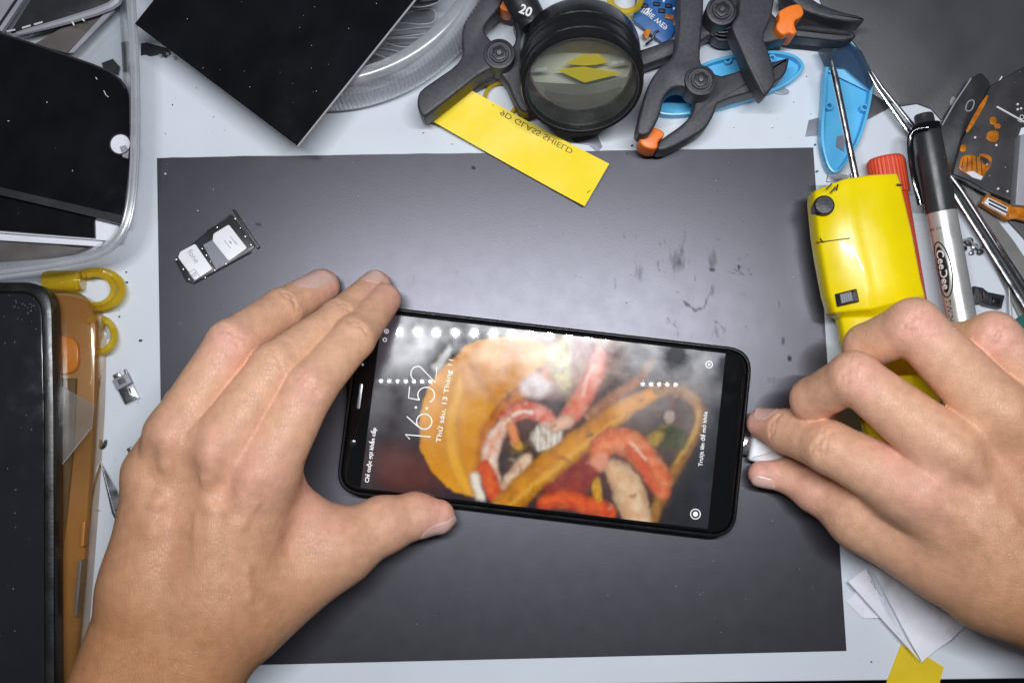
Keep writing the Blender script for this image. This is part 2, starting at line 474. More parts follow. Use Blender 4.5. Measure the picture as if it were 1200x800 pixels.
# scuffs and oil marks where the photograph has them
vx = (np.asarray(sheet.data.vertices[0].co) * 0)
co = np.empty(len(sheet.data.vertices) * 3); sheet.data.vertices.foreach_get('co', co); co = co.reshape(-1, 3) / K + ORG[sheet.name]
d_ = co - CAM; ff = d_ @ CF; PX = 600 + FPX * (d_ @ CR) / ff; PY = 400 - FPX * (d_ @ CU) / ff
worn = np.zeros(len(co))
def scuff(x, y, rx, ry, s, soft=1.0):
    global worn
    q = np.sqrt(((PX - x) / rx) ** 2 + ((PY - y) / ry) ** 2)
    worn = np.maximum(worn, min(1, s * 1.1) * np.clip((1.4 - q) / .9 / soft, 0, 1))
for a in [(748, 315, 6, 20, .42), (796, 305, 11, 24, .45), (800, 280, 9, 14, .3), (722, 335, 4, 16, .3), (835, 302, 7, 16, .36), (835, 316, 5, 3, .7), (866, 313, 2, 3, .9),
          (870, 345, 6, 3, .45), (835, 340, 4, 8, .42), (790, 378, 9, 6, .3), (845, 388, 11, 8, .3), (760, 300, 40, 40, .12), (925, 420, 3, 4, .9), (918, 400, 3, 6, .6),
          (905, 445, 10, 5, .4), (555, 197, 2.5, 2.5, .9), (302, 263, 4, 2.5, .7), (410, 705, 20, 4, .16), (640, 700, 70, 30, .06), (880, 330, 30, 20, .12), (520, 330, 60, 20, .1)]:
    scuff(*a)
def scratch(p, wd, s):
    global worn
    for (ax, ay), (bx, by) in zip(p, p[1:]):
        t = np.clip(((PX - ax) * (bx - ax) + (PY - ay) * (by - ay)) / ((bx - ax) ** 2 + (by - ay) ** 2), 0, 1)
        q = np.hypot(PX - ax - t * (bx - ax), PY - ay - t * (by - ay)) / wd
        worn = np.maximum(worn, s * np.clip(1.4 - q, 0, 1))
scratch([(800, 352), (812, 363), (825, 361), (829, 350), (834, 338)], 2.0, .62)
scratch([(803, 355), (815, 364)], 2.5, .7)
scratch([(838, 376), (850, 386), (842, 395)], 1.5, .5)
scratch([(782, 372), (795, 385)], 1.5, .45)
scratch([(860, 315), (872, 322)], 1.3, .5)
for k in range(70):
    x, y = random.gauss(790, 90), random.gauss(300, 45)
    if x > 945: continue
    l = random.uniform(3, 16); a_ = random.choice((1.5, 1.6, .3, -.4, 1.2))
    scratch([(x, y), (x + l * math.cos(a_), y + l * math.sin(a_))], random.uniform(.7, 1.3), random.uniform(.2, .5))
for k in range(40):
    x, y = random.uniform(200, 960), random.uniform(190, 760)
    l = random.uniform(8, 40); a_ = random.uniform(0, 3.1)
    scratch([(x, y), (x + l * math.cos(a_), y + l * math.sin(a_))], .8, random.uniform(.12, .3))
at = sheet.data.attributes.new('worn', 'FLOAT', 'POINT'); at.data.foreach_set('value', worn.astype(np.float32))

tag(plate('dark_mat', chaikin([(900, -160), (960, 10), (1003, 48), (1023, 92), (1046, 126), (1085, 120), (1112, 150), (1122, 214), (1190, 262), (1230, 330), (1500, 330), (1500, -160)], 1), 0.0, 0.12, M['matdark'], bev=.04),
    'dark grey rubber mat covering the back corner of the bench beneath the phone board', 'mat')

# ------------------------------------------------------------------ the phone
ZT = 1.0
q = [P(420, 357, ZT), P(882, 407.5, ZT), P(862, 634, ZT), P(393, 575.5, ZT)]
cen = sum(q) / 4; ex = (q[1] + q[2] - q[0] - q[3]); ex /= np.linalg.norm(ex); ez = np.array([0, 0, 1.0]); ey = np.cross(ez, ex)
PL = 0.5 * (np.linalg.norm(q[1] - q[0]) + np.linalg.norm(q[2] - q[3])); PW = 0.5 * (np.linalg.norm(q[0] - q[3]) + np.linalg.norm(q[1] - q[2]))
pfr = (np.array([cen[0], cen[1], 0.0]), np.stack([ex, ey, ez], 1))
def loc2(px, py, z=ZT):
    d = P(px, py, z) - pfr[0]; return np.array([d @ ex, d @ ey])
phone = thing('smartphone', 'black phone with its lock screen lit, held down on the black sheet', 'phone', pfr[0])
out = rrect(PL, PW, 1.0, 8); inn = rrect(PL - .27, PW - .27, 0.88, 8)
build('case', *xf(merge(ring_geo(out, inn, .13, ZT, .07), prism_geo(rrect(PL - .2, PW - .2, .9, 8), .12, .3)), pfr), M['rubber'], phone)
gl = prism_geo(rrect(PL - .275, PW - .275, .88, 8), .3, ZT - .012, .17, 6)
def phoneglass():
    m = mat('phone_front_glass', (0.006, 0.006, 0.007), 0.05, rvar=0.03, spec=0.5)
    return m
build('front_glass', *xf(gl, pfr), phoneglass(), phone)

# the lit picture: a flat print of a prawn and pepper dish, painted into the display's own grid
LS = 1.0 * (loc2(846, 500)[0]); 
d0 = loc2(444, 395); d1 = loc2(424, 564); x0 = (d0[0] + d1[0]) / 2; d2 = loc2(846, 421); d3 = loc2(833, 620); x1 = (d2[0] + d3[0]) / 2
y1 = PW / 2 - .29; y0 = -PW / 2 + .30
gx, gy = 520, 240
XX, YY = np.meshgrid(np.linspace(x0, x1, gx), np.linspace(y0, y1, gy))
W3 = pfr[0] + XX[..., None] * ex + YY[..., None] * ey + np.array([0, 0, ZT])
dd = W3 - CAM; fz = dd @ CF; X = 600 + FPX * (dd @ CR) / fz; Y = 400 - FPX * (dd @ CU) / fz
wx = 9 * (noise2(X / 22, Y / 22, 11) - .5) + 2 * (noise2(X / 6, Y / 6, 12, 2) - .5); wy = 7 * (noise2(X / 22, Y / 22, 13) - .5) + 3 * (noise2(X / 6, Y / 6, 14, 2) - .5)
Xw, Yw = X + wx, Y + wy
def S(r, g, b): return np.array(srgb(r, g, b))
img = np.zeros(X.shape + (3,)) + S(44, 33, 38)
SHADE = None
def lay(mask, col, col2=None, nf=14, seed=1):
    global img, SHADE
    c = np.zeros(img.shape) + col
    if col2 is not None:
        t = np.clip((noise2(X / nf, Y / nf, seed) - .3) / .4, 0, 1)[..., None]; c = c * (1 - t) + col2 * t
    g_ = c.mean(-1, keepdims=True); c = np.clip(g_ + (c - g_) * 1.02, 0, 1)
    if SHADE is not None: c = c * SHADE[..., None]; SHADE = None
    mk = np.clip(mask, 0, 1)[..., None]
    img = img * (1 - mk) + c * mk
def blob(x, y, rx, ry, ang=0, soft=.25):
    a = math.radians(ang); u = (Xw - x) * math.cos(a) + (Yw - y) * math.sin(a); v_ = -(Xw - x) * math.sin(a) + (Yw - y) * math.cos(a)
    return np.clip((1 + soft / 2 - np.sqrt((u / rx) ** 2 + (v_ / ry) ** 2)) / soft, 0, 1)
def stroke(p, r, soft=4.0):
    global SHADE
    p = chaikin(p, 2, False); best = np.full(X.shape, 1e9); n_ = len(p) - 1
    rs = np.interp(np.linspace(0, 1, n_ + 1), np.linspace(0, 1, len(r)), r) if hasattr(r, '__len__') else np.full(n_ + 1, r)
    for i in range(n_):
        (ax, ay), (bx, by) = p[i], p[i + 1]
        t = np.clip(((Xw - ax) * (bx - ax) + (Yw - ay) * (by - ay)) / max(1e-6, (bx - ax) ** 2 + (by - ay) ** 2), 0, 1)
        rr = rs[i] * (1 - t) + rs[i + 1] * t
        qd = np.hypot(Xw - ax - t * (bx - ax), Yw - ay - t * (by - ay))
        bright = np.where(qd - rr < best, 1.12 - .5 * np.clip(qd / np.maximum(rr, 1), 0, 1) ** 2, bright if i else 1.0)
        best = np.minimum(best, qd - rr)
    if np.max(rs) > 5: SHADE = bright
    return np.clip(.5 - best / soft, 0, 1)
def poly(p, soft=2.0):
    p = chaikin(p, 2); ins = np.zeros(X.shape, bool); best = np.full(X.shape, 1e9); n_ = len(p)
    for i in range(n_):
        (ax, ay), (bx, by) = p[i - 1], p[i]
        if ay != by: ins ^= ((ay > Yw) != (by > Yw)) & (Xw < (bx - ax) * (Yw - ay) / (by - ay) + ax)
        t = np.clip(((Xw - ax) * (bx - ax) + (Yw - ay) * (by - ay)) / max(1e-6, (bx - ax) ** 2 + (by - ay) ** 2), 0, 1)
        best = np.minimum(best, np.hypot(Xw - ax - t * (bx - ax), Yw - ay - t * (by - ay)))
    return np.clip(.5 + np.where(ins, best, -best) / soft, 0, 1)
lay(blob(470, 550, 55, 26, 10, .9) * .8, S(104, 58, 52))
lay(blob(450, 420, 50, 60, 0, 1.0) * .6, S(78, 74, 84))
lay(blob(700, 480, 150, 110, 0, .8) * .9, S(96, 60, 50), S(70, 46, 44))
lay(poly([(600, 380), (720, 395), (725, 440), (650, 470), (590, 430)], 20), S(176, 140, 116), S(150, 96, 92), 16, 2)
# big yellow pepper
lay(poly([(524, 425), (500, 452), (490, 490), (494, 532), (514, 560), (536, 577), (566, 584), (556, 545), (566, 498), (590, 462), (640, 432), (650, 404), (600, 392), (556, 396)]), S(230, 158, 34), S(212, 136, 26), 24, 3)
lay(stroke([(540, 440), (528, 490), (532, 540), (548, 575)], [3, 8, 8, 4], 9) * .55, S(238, 182, 66))
lay(stroke([(560, 400), (556, 440), (580, 470)], [2, 4, 2], 6) * .5, S(176, 108, 30))
lay(stroke([(646, 436), (600, 466), (570, 500), (558, 560)], [10, 9, 5], 6) * .75, S(222, 132, 40), S(190, 104, 44), 9, 4)
lay(stroke([(512, 430), (526, 408)], [7, 4], 4), S(206, 206, 204))
# dark gap and herbs behind
lay(poly([(725, 425), (800, 455), (822, 500), (800, 560), (770, 520), (735, 500)], 14), S(76, 60, 58), S(96, 74, 66), 14, 5)
lay(stroke([(662, 400), (655, 430), (664, 452)], [9, 13, 8], 6), S(198, 178, 120), S(150, 126, 70), 7, 6)
lay(stroke([(690, 390), (720, 400), (740, 392)], [10, 12, 6], 6) * .8, S(170, 140, 112), S(120, 84, 70), 7, 7)
lay(stroke([(765, 424), (735, 455), (704, 476), (690, 486)], [4, 7, 8, 6]), S(168, 108, 66), S(138, 84, 54), 8, 8)
# prawns
lay(stroke([(704, 412), (692, 450), (664, 494)], [7, 13, 9]), S(214, 104, 82), S(232, 150, 124), 8, 9)
lay(stroke([(694, 428), (680, 462)], [2, 3], 3) * .8, S(240, 190, 170))
lay(blob(628, 452, 18, 14, 20, .5), S(226, 214, 214), S(206, 180, 180), 8, 10)
lay(stroke([(592, 490), (612, 478), (640, 486), (650, 500)], [9, 12, 11, 6]), S(208, 100, 82), S(230, 152, 132), 7, 11)
lay(stroke([(600, 488), (612, 482), (622, 484)], [2, 2], 3), S(246, 226, 216))
lay(stroke([(596, 494), (576, 518), (570, 548), (582, 576)], [7, 10, 11, 8]), S(226, 168, 140), S(240, 214, 196), 8, 12)
lay(stroke([(588, 502), (570, 536)], [3, 3], 5) * .45, S(206, 106, 76))
lay(blob(640, 512, 19, 17, -30, .3), S(222, 214, 204), S(190, 170, 150), 5, 13)
for k in range(5):
    lay(stroke([(628 + 7 * k, 500 - k), (632 + 6 * k, 528 - 2 * k)], 1.1, 2) * .6, S(246, 244, 240))
lay(stroke([(664, 494), (650, 500)], [9, 8]), S(226, 178, 150))
lay(blob(612, 528, 14, 11, 0, .6), S(54, 42, 30), S(110, 86, 40), 5, 14)
lay(blob(606, 520, 8, 5, 40, .5), S(206, 152, 60))
lay(stroke([(618, 538), (604, 558), (592, 574)], [7, 12, 9]), S(226, 200, 172), S(206, 160, 130), 8, 15)
lay(stroke([(600, 500), (604, 516)], [6, 4]), S(224, 140, 90))
lay(stroke([(566, 548), (578, 572), (584, 585)], [8, 10, 8]), S(226, 98, 40), S(204, 74, 36), 7, 16)
lay(stroke([(554, 556), (562, 580)], [5, 7]), S(232, 222, 208))
# tomato, red base
lay(blob(668, 556, 34, 24, -20, .3), S(158, 58, 42), S(134, 46, 36), 9, 17)
lay(stroke([(636, 588), (664, 584), (694, 592), (716, 600)], [8, 12, 11, 8]), S(222, 96, 40), S(196, 66, 34), 8, 18)
lay(blob(700, 575, 6, 15, -8, .4), S(216, 162, 40), S(180, 120, 40), 5, 19)
# yellow pepper strip
strip = [(590, 592), (630, 556), (687, 512), (731, 478), (772, 458)]
lay(stroke(strip, [15, 17, 15, 12, 8]), S(212, 142, 32), S(190, 118, 32), 10, 20)
lay(stroke([(600, 588), (640, 556), (690, 518), (730, 486)], [2, 4, 3, 2], 5) * .6, S(238, 184, 76))
lay(stroke([(772, 458), (806, 458), (823, 478), (818, 506), (792, 546), (770, 596), (762, 612)], [7, 8, 8, 8, 8, 7, 6]), S(160, 112, 52), S(122, 78, 44), 8, 21)
lay(stroke([(820, 480), (815, 506), (790, 544)], [2, 3, 2], 3) * .6, S(206, 166, 80))
# olive, leaves
lay(blob(786, 513, 20, 15, 20, .25), S(84, 86, 44), S(60, 62, 36), 8, 22)
lay(stroke([(752, 522), (766, 517), (774, 510)], [3, 9, 5]), S(176, 146, 60), S(150, 118, 44), 5, 23)
lay(stroke([(700, 530), (720, 520), (750, 522)], [3, 3, 2], 3), S(150, 120, 60))
lay(blob(785, 488, 6, 8, 20, .5), S(170, 150, 140))
# front prawn
lay(stroke([(748, 610), (740, 580), (728, 556), (716, 548)], [14, 20, 16, 8]), S(228, 196, 160), S(214, 168, 128), 9, 24)
lay(stroke([(700, 540), (706, 522), (726, 514), (748, 526), (768, 552), (778, 576)], [10, 15, 17, 17, 15, 9]), S(216, 104, 58), S(228, 140, 96), 9, 25)
lay(stroke([(742, 530), (760, 556), (772, 574)], [7, 9, 5], 7) * .7, S(208, 84, 48), S(196, 70, 42), 6, 26)
lay(stroke([(740, 520), (756, 538)], [1.6, 2], 3) * .8, S(244, 206, 180))
lay(blob(704, 540, 9, 12, 20, .5), S(226, 150, 120))
# herbs, peel and sauce scattered between the large pieces
rr_ = np.random.default_rng(5)
pal = [S(120, 90, 50), S(70, 74, 36), S(170, 120, 60), S(200, 150, 120), S(60, 40, 30), S(150, 70, 46), S(214, 190, 160)]
for _ in range(70):
    qx, qy = rr_.uniform(585, 800), rr_.uniform(400, 600)
    a_0 = rr_.uniform(0, 6.28); l_ = rr_.uniform(3, 10)
    lay(stroke([(qx, qy), (qx + l_ * .5 * math.cos(a_0) + 1.5, qy + l_ * .5 * math.sin(a_0)), (qx + l_ * math.cos(a_0), qy + l_ * math.sin(a_0))], rr_.uniform(.8, 2.6), 3) * rr_.uniform(.25, .6), pal[rr_.integers(len(pal))])
# dark end of the wallpaper, then a painted-in reflection
sd = np.clip((X - (826 - (Y - 500) * .06)) / 10, 0, 1)
lay(sd * .0, S(30, 32, 38))
low_ = np.clip(((Y - 540) * .5 + (X - 800) * 1.0) / 14, 0, 1) * np.clip((X - 772) / 14, 0, 1)
lay(low_, S(36, 37, 42))
lay(np.clip((X + (Y - 420) * .12 - 826) / 14, 0, 1) * .85, S(44, 47, 55))
lay(np.clip((455 - X) / 22 - .1, 0, 1) * .7, S(42, 38, 42))
lay(np.clip((X - 725) / 60, 0, 1) * np.clip((450 - Y) / 20, 0, 1) * .8, S(58, 62, 74))  # blue-grey screen reflection painted into the picture's top right
for _ in range(3):                                # the lens of the picture is soft
    img[1:-1, 1:-1] = (img[1:-1, 1:-1] * 2 + img[:-2, 1:-1] + img[2:, 1:-1] + img[1:-1, :-2] + img[1:-1, 2:]) / 6
img *= (0.95 + .1 * noise2(X / 3, Y / 3, 40, 2))[..., None]
idx = np.arange(gx * gy).reshape(gy, gx)
F = np.stack([idx[:-1, :-1], idx[:-1, 1:], idx[1:, 1:], idx[1:, :-1]], -1).reshape(-1, 4).tolist()
W3 = W3.reshape(-1, 3); W3[:, 2] = ZT - .008
dm = bpy.data.materials.new('lit_display'); dm.use_nodes = True
nt = dm.node_tree; b = nt.nodes['Principled BSDF']
a_ = nt.nodes.new('ShaderNodeAttribute'); a_.attribute_name = 'picture'
b.inputs['Base Color'].default_value = (0.004, 0.004, 0.005, 1)
nt.links.new(a_.outputs['Color'], b.inputs['Emission Color']); b.inputs['Emission Strength'].default_value = 0.86
tc = nt.nodes.new('ShaderNodeTexCoord'); nz = nt.nodes.new('ShaderNodeTexNoise'); nz.inputs['Scale'].default_value = 55; nz.inputs['Detail'].default_value = 9
nt.links.new(tc.outputs['Object'], nz.inputs['Vector'])
mr = nt.nodes.new('ShaderNodeMapRange'); mr.inputs['From Min'].default_value = .35; mr.inputs['From Max'].default_value = .75; mr.inputs['To Min'].default_value = .02; mr.inputs['To Max'].default_value = .5
nt.links.new(nz.outputs['Fac'], mr.inputs['Value'])
b.inputs['Roughness'].default_value = .19                                # greasy fingerprints: a broad sheen ...
nt.links.new(mr.outputs['Result'], b.inputs['Specular IOR Level'])
b.inputs['Coat Weight'].default_value = 1.0; b.inputs['Coat Roughness'].default_value = 0.018   # ... under the clear glass
disp = build('display', W3, F, dm, phone, sharp=180)
ca = disp.data.attributes.new('picture', 'FLOAT_COLOR', 'POINT')
ca.data.foreach_set('color', np.concatenate([img.reshape(-1, 3), np.ones((gx * gy, 1))], 1).astype(np.float32).ravel())

glow = mat('lit_lettering', (0.6, 0.6, 0.6), 0.4, emis=(0.9, 0.9, 0.9), estr=0.5)
ZL = ZT - .005
def on_phone(px, py, bx, by):
    """frame on the glass: origin at a pixel, x along the reading direction towards a second pixel"""
    o = P(px, py, ZL); t = P(bx, by, ZL) - o
    return frame(o, t, z=(0, 0, 1))
def scr_text(name, body, a, b, size, bold=0.0):
    o = P((a[0] + b[0]) / 2, (a[1] + b[1]) / 2, ZL); t = P(*b, ZL) - P(*a, ZL); want = np.linalg.norm(t)
    fr = frame(o, t, z=(0, 0, 1))
    g = text_geo(body, size, (np.zeros(3), np.eye(3)), bold=bold, thick=.002)
    wd = np.ptp(np.asarray(g[0])[:, 0])
    g = text_geo(body, size, fr, bold=bold, sx=want / wd, thick=.002)
    return build(name, *g, glow, phone)
scr_text('date_lettering', 'Thứ sáu, 13 Tháng 11', (514, 517), (529, 420), .27)
scr_text('emergency_lettering', 'Chỉ cuộc gọi khẩn cấp', (430, 565), (439, 501), .22, .004)
scr_text('unlock_lettering', 'Trượt lên để mở khóa', (821, 546), (827, 482), .22, .002)
# the clock: thin strokes, 16:52 read upwards
def arc(cx, cy, r, a0, a1, n=16, ry=None):
    return [(cx + r * math.cos(math.radians(a0 + (a1 - a0) * k / n)), cy + (ry or r) * math.sin(math.radians(a0 + (a1 - a0) * k / n))) for k in range(n + 1)]
digits = [[(0.02, .8), (.16, 1), (.16, 0)],
          [(.78, 1), (.47, .52)], arc(.66, .3, .26, 0, 360, 24, .3),
          arc(1.12, .25, .03, 0, 350, 8), arc(1.12, .68, .03, 0, 350, 8),
          [(1.82, 1), (1.42, 1), (1.38, .56)] + arc(1.57, .32, .27, 130, -150, 18, .33),
          arc(2.28, .74, .25, 165, -25, 14, .26) + [(2.02, 0), (2.56, 0)]]
fr = on_phone(504, 517, 512, 430); unit = np.linalg.norm(P(512, 430, ZL) - P(504, 517, ZL)) / 2.56
hgt = 1.0
gs = [ribbon_geo([(x * unit, y * hgt) for x, y in d], 0.038, .002) for d in digits]
build('clock_lettering', *xf(merge(*gs), fr), glow, phone)
def icon(name, px, py, r, wd, dot=0):
    o = P(px, py, ZL); g = [ribbon_geo(arc(0, 0, r, 0, 360, 20), wd, .002)]
    if dot: g.append(prism_geo(arc(0, 0, dot, 0, 345, 15), 0, .002))
    build(name, *xf(merge(*g), (o, pfr[1])), glow, phone)
icon('camera_icon', 815, 602, .19, .035, .1)
icon('torch_icon', 831, 427, .13, .035, .05)
icon('status_icon', 451, 398, .07, .025); icon('status_icon', 453, 388, .08, .025, .03)
# ear slot, front camera, sensor
so = pfr[0] + np.array([0, 0, 0])
for nm, px, py, sx, sy, mt in (('earpiece', 421.5, 464, .13, 1.0, 'darksteel'), ('front_camera', 413.5, 519, .26, .26, 'screenoff'), ('proximity_sensor', 425, 427, .1, .1, 'whiteprint')):
    a, c_ = loc2(px, py, ZT - .01)
    pl = rrect(sx, sy, min(sx, sy) * .49, 6)
    build(nm, *xf(prism_geo([p + [a, c_] for p in pl], ZT - .02, ZT - .004, .003), pfr), M[mt], phone)

# charging plug in the port
def axis_frame(a, b, z=(0, 0, 1)):
    a = np.asarray(a, float); b = np.asarray(b, float)
    x = b - a; x /= np.linalg.norm(x); z = np.asarray(z, float); z = z - x * (z @ x); return frame(a, x, z=z), np.linalg.norm(b - a)
pa = P(870, 521, .55); pb = P(990, 545, .62)
fr, ln = axis_frame(pa, pb)
plug = thing('charging_cable', 'white charging plug pinched between finger and thumb at the phone end', 'cable', (pa[0], pa[1], .1))
build('connector', *xf(box_geo(.05, 0, 0, .5, .75, .26, .03), fr), M['steel'], plug)
build('plug_body', *xf(box_geo(.3 + .95, 0, 0, 1.9, 1.12, .55, .14), fr), M['white'], plug)
build('cord', *tube_geo(chaikin([fr[0] + fr[1] @ np.array([2.1, 0, 0]), P(985, 546, .7), P(1060, 575, 1.6), P(1130, 610, 1.4), P(1180, 645, .6), P(1260, 700, .3), P(1330, 760, .3)], 3, False), .18), M['white'], plug)

# ------------------------------------------------------------------ the hands: one continuous surface each, grown from a distance field
class Field:
    def __init__(s, lo, hi, h):
        s.lo = np.array(lo, float); s.h = h
        s.n = np.ceil((np.array(hi, float) - s.lo) / h).astype(int) + 1
        s.ax = [(s.lo[i] + h * np.arange(s.n[i])).astype(np.float32) for i in range(3)]
    def new(s): return np.full(tuple(s.n), 6.0, np.float32)
    def box(s, lo, hi):
        a = np.maximum(0, np.floor((np.array(lo) - s.lo) / s.h).astype(int)); b = np.minimum(s.n, np.ceil((np.array(hi) - s.lo) / s.h).astype(int) + 1)
        b = np.maximum(b, a)
        sl = tuple(slice(a[i], b[i]) for i in range(3))
        g = [s.ax[0][sl[0]][:, None, None], s.ax[1][sl[1]][None, :, None], s.ax[2][sl[2]][None, None, :]]
        return sl, g
    def cone(s, A, a, b, r1, r2, k=0.3):
        """smooth union with a tapered, round-ended limb"""
        a = np.asarray(a, np.float32); b = np.asarray(b, np.float32); pad = k + 0.5
        R = np.maximum(r1, r2) + pad
        sl, g = s.box(np.minimum(a, b) - R, np.maximum(a, b) + R)
        ba = b - a; l2 = float(ba @ ba)
        q = [g[i] - a[i] for i in range(3)]
        t = np.clip((q[0] * ba[0] + q[1] * ba[1] + q[2] * ba[2]) / l2, 0, 1)
        d = np.sqrt((q[0] - t * ba[0]) ** 2 + (q[1] - t * ba[1]) ** 2 + (q[2] - t * ba[2]) ** 2) - (r1 + (r2 - r1) * t)
        B = A[sl]; hh = np.clip(.5 + .5 * (B - d) / k, 0, 1)
        A[sl] = B * (1 - hh) + d * hh - k * hh * (1 - hh)
    def smin(s, A, B, k):
        hh = np.clip(.5 + .5 * (A - B) / k, 0, 1)
        return A * (1 - hh) + B * hh - k * hh * (1 - hh)
    def dent(s, A, p, wd, amount):
        """push the surface in (amount > 0) or out along a line of points, with a soft edge"""
        for a, b in zip(p, p[1:]):
            a = np.asarray(a, np.float32); b = np.asarray(b, np.float32)
            sl, g = s.box(np.minimum(a, b) - 3 * wd, np.maximum(a, b) + 3 * wd)
            ba = b - a; l2 = max(1e-6, float(ba @ ba)); q = [g[i] - a[i] for i in range(3)]
            t = np.clip((q[0] * ba[0] + q[1] * ba[1] + q[2] * ba[2]) / l2, 0, 1)
            d2 = (q[0] - t * ba[0]) ** 2 + (q[1] - t * ba[1]) ** 2 + (q[2] - t * ba[2]) ** 2
            A[sl] += amount * np.exp(-d2 / wd ** 2)
    def surface(s, A):
        """surface nets"""
        sg = A < 0
        nx, ny, nz = A.shape
        cnt = np.zeros((nx - 1, ny - 1, nz - 1), np.int8)
        for i in (0, 1):
            for j in (0, 1):
                for k in (0, 1): cnt += sg[i:nx - 1 + i, j:ny - 1 + j, k:nz - 1 + k]
        cells = np.argwhere((cnt > 0) & (cnt < 8))
        vid = np.full(cnt.shape, -1, np.int32); vid[tuple(cells.T)] = np.arange(len(cells))
        c8 = np.array([[i, j, k] for i in (0, 1) for j in (0, 1) for k in (0, 1)])
        val = np.stack([A[tuple((cells + c).T)] for c in c8], 1)
        acc = np.zeros((len(cells), 3)); num = np.zeros(len(cells))
        for a in range(8):
            for b in range(a + 1, 8):
                if np.abs(c8[a] - c8[b]).sum() != 1: continue
                va, vb = val[:, a], val[:, b]; m = (va < 0) != (vb < 0)
                t = np.where(m, va / np.where(m, va - vb, 1), 0)
                acc += np.where(m[:, None], c8[a] + t[:, None] * (c8[b] - c8[a]), 0); num += m
        V = s.lo + s.h * (cells + acc / num[:, None])
        Fq = []
        for axis in range(3):
            o = [(1, 2), (2, 0), (0, 1)][axis]
            lo_ = [slice(1, -1)] * 3; hi_ = [slice(1, -1)] * 3
            lo_[axis] = slice(0, -1); hi_[axis] = slice(1, None)
            a = sg[tuple(lo_)]; b = sg[tuple(hi_)]
            for flip in (False, True):
                e = np.argwhere((a & ~b) if not flip else (~a & b))
                if not len(e): continue
                e = e + np.array([0 if i == axis else 1 for i in range(3)])
                u = np.zeros(3, int); v = np.zeros(3, int); u[o[0]] = 1; v[o[1]] = 1
                ids = [vid[tuple((e - d).T)] for d in (u * 0, u, u + v, v)]
                qd = np.stack(ids, 1)
                Fq.append(qd if not flip else qd[:, ::-1])
        return V, np.concatenate(Fq)

def skin_material():
    m = bpy.data.materials.new('skin'); m.use_nodes = True
    nt = m.node_tree; N = nt.nodes; L = nt.links; b = N['Principled BSDF']
    tc = N.new('ShaderNodeTexCoord')
    at = N.new('ShaderNodeAttribute'); at.attribute_name = 'blush'
    n1 = N.new('ShaderNodeTexNoise'); n1.inputs['Scale'].default_value = 55; n1.inputs['Detail'].default_value = 6
    n2 = N.new('ShaderNodeTexNoise'); n2.inputs['Scale'].default_value = 260; n2.inputs['Detail'].default_value = 5
    for n_ in (n1, n2): L.new(tc.outputs['Object'], n_.inputs['Vector'])
    r1 = N.new('ShaderNodeMix'); r1.data_type = 'RGBA'; r1.inputs[6].default_value = (*srgb(228, 179, 146), 1); r1.inputs[7].default_value = (*srgb(238, 176, 164), 1)
    L.new(at.outputs['Fac'], r1.inputs[0])
    mr = N.new('ShaderNodeMapRange'); mr.inputs['From Min'].default_value = .3; mr.inputs['From Max'].default_value = .7; mr.inputs['To Min'].default_value = 0; mr.inputs['To Max'].default_value = .32
    L.new(n1.outputs['Fac'], mr.inputs['Value'])
    r2 = N.new('ShaderNodeMix'); r2.data_type = 'RGBA'; r2.inputs[7].default_value = (*srgb(212, 156, 128), 1)
    L.new(mr.outputs['Result'], r2.inputs[0]); L.new(r1.outputs[2], r2.inputs[6])
    m3 = N.new('ShaderNodeMapRange'); m3.inputs['From Min'].default_value = .3; m3.inputs['From Max'].default_value = .7; m3.inputs['To Min'].default_value = .9; m3.inputs['To Max'].default_value = 1.1
    L.new(n2.outputs['Fac'], m3.inputs['Value'])
    r3 = N.new('ShaderNodeMix'); r3.data_type = 'RGBA'; r3.blend_type = 'MULTIPLY'; r3.inputs[0].default_value = 1
    a2 = N.new('ShaderNodeAttribute'); a2.attribute_name = 'tan'
    r4 = N.new('ShaderNodeMix'); r4.data_type = 'RGBA'; r4.inputs[7].default_value = (*srgb(186, 131, 91), 1)
    L.new(a2.outputs['Fac'], r4.inputs[0]); L.new(r2.outputs[2], r4.inputs[6])
    L.new(r4.outputs[2], r3.inputs[6]); L.new(m3.outputs['Result'], r3.inputs[7]); L.new(r3.outputs[2], b.inputs['Base Color'])
    b.inputs['Roughness'].default_value = .46; b.inputs['Specular IOR Level'].default_value = .38
    b.inputs['Subsurface Weight'].default_value = .22; b.inputs['Subsurface Scale'].default_value = .004
    b.inputs['Subsurface Radius'].default_value = (1.0, .38, .2)
    vo = N.new('ShaderNodeTexVoronoi'); vo.inputs['Scale'].default_value = 900; vo.feature = 'DISTANCE_TO_EDGE'
    mp = N.new('ShaderNodeMapping'); mp.inputs['Scale'].default_value = (1, .55, 1); mp.inputs['Rotation'].default_value = (0, 0, .6)
    L.new(tc.outputs['Object'], mp.inputs['Vector']); L.new(mp.outputs[0], vo.inputs['Vector'])
    cr = N.new('ShaderNodeMapRange'); cr.inputs['From Max'].default_value = .12; L.new(vo.outputs['Distance'], cr.inputs['Value'])
    sm = N.new('ShaderNodeMath'); sm.operation = 'ADD'; L.new(cr.outputs['Result'], sm.inputs[0]); L.new(n2.outputs['Fac'], sm.inputs[1])
    bp = N.new('ShaderNodeBump'); bp.inputs['Strength'].default_value = .28; bp.inputs['Distance'].default_value = .0004
    L.new(sm.outputs[0], bp.inputs['Height']); L.new(bp.outputs['Normal'], b.inputs['Normal'])
    return m
M['skin'] = skin_material()

def J(px, py, z, rpx):
    return P(px, py, z), rpx * px_len(z)

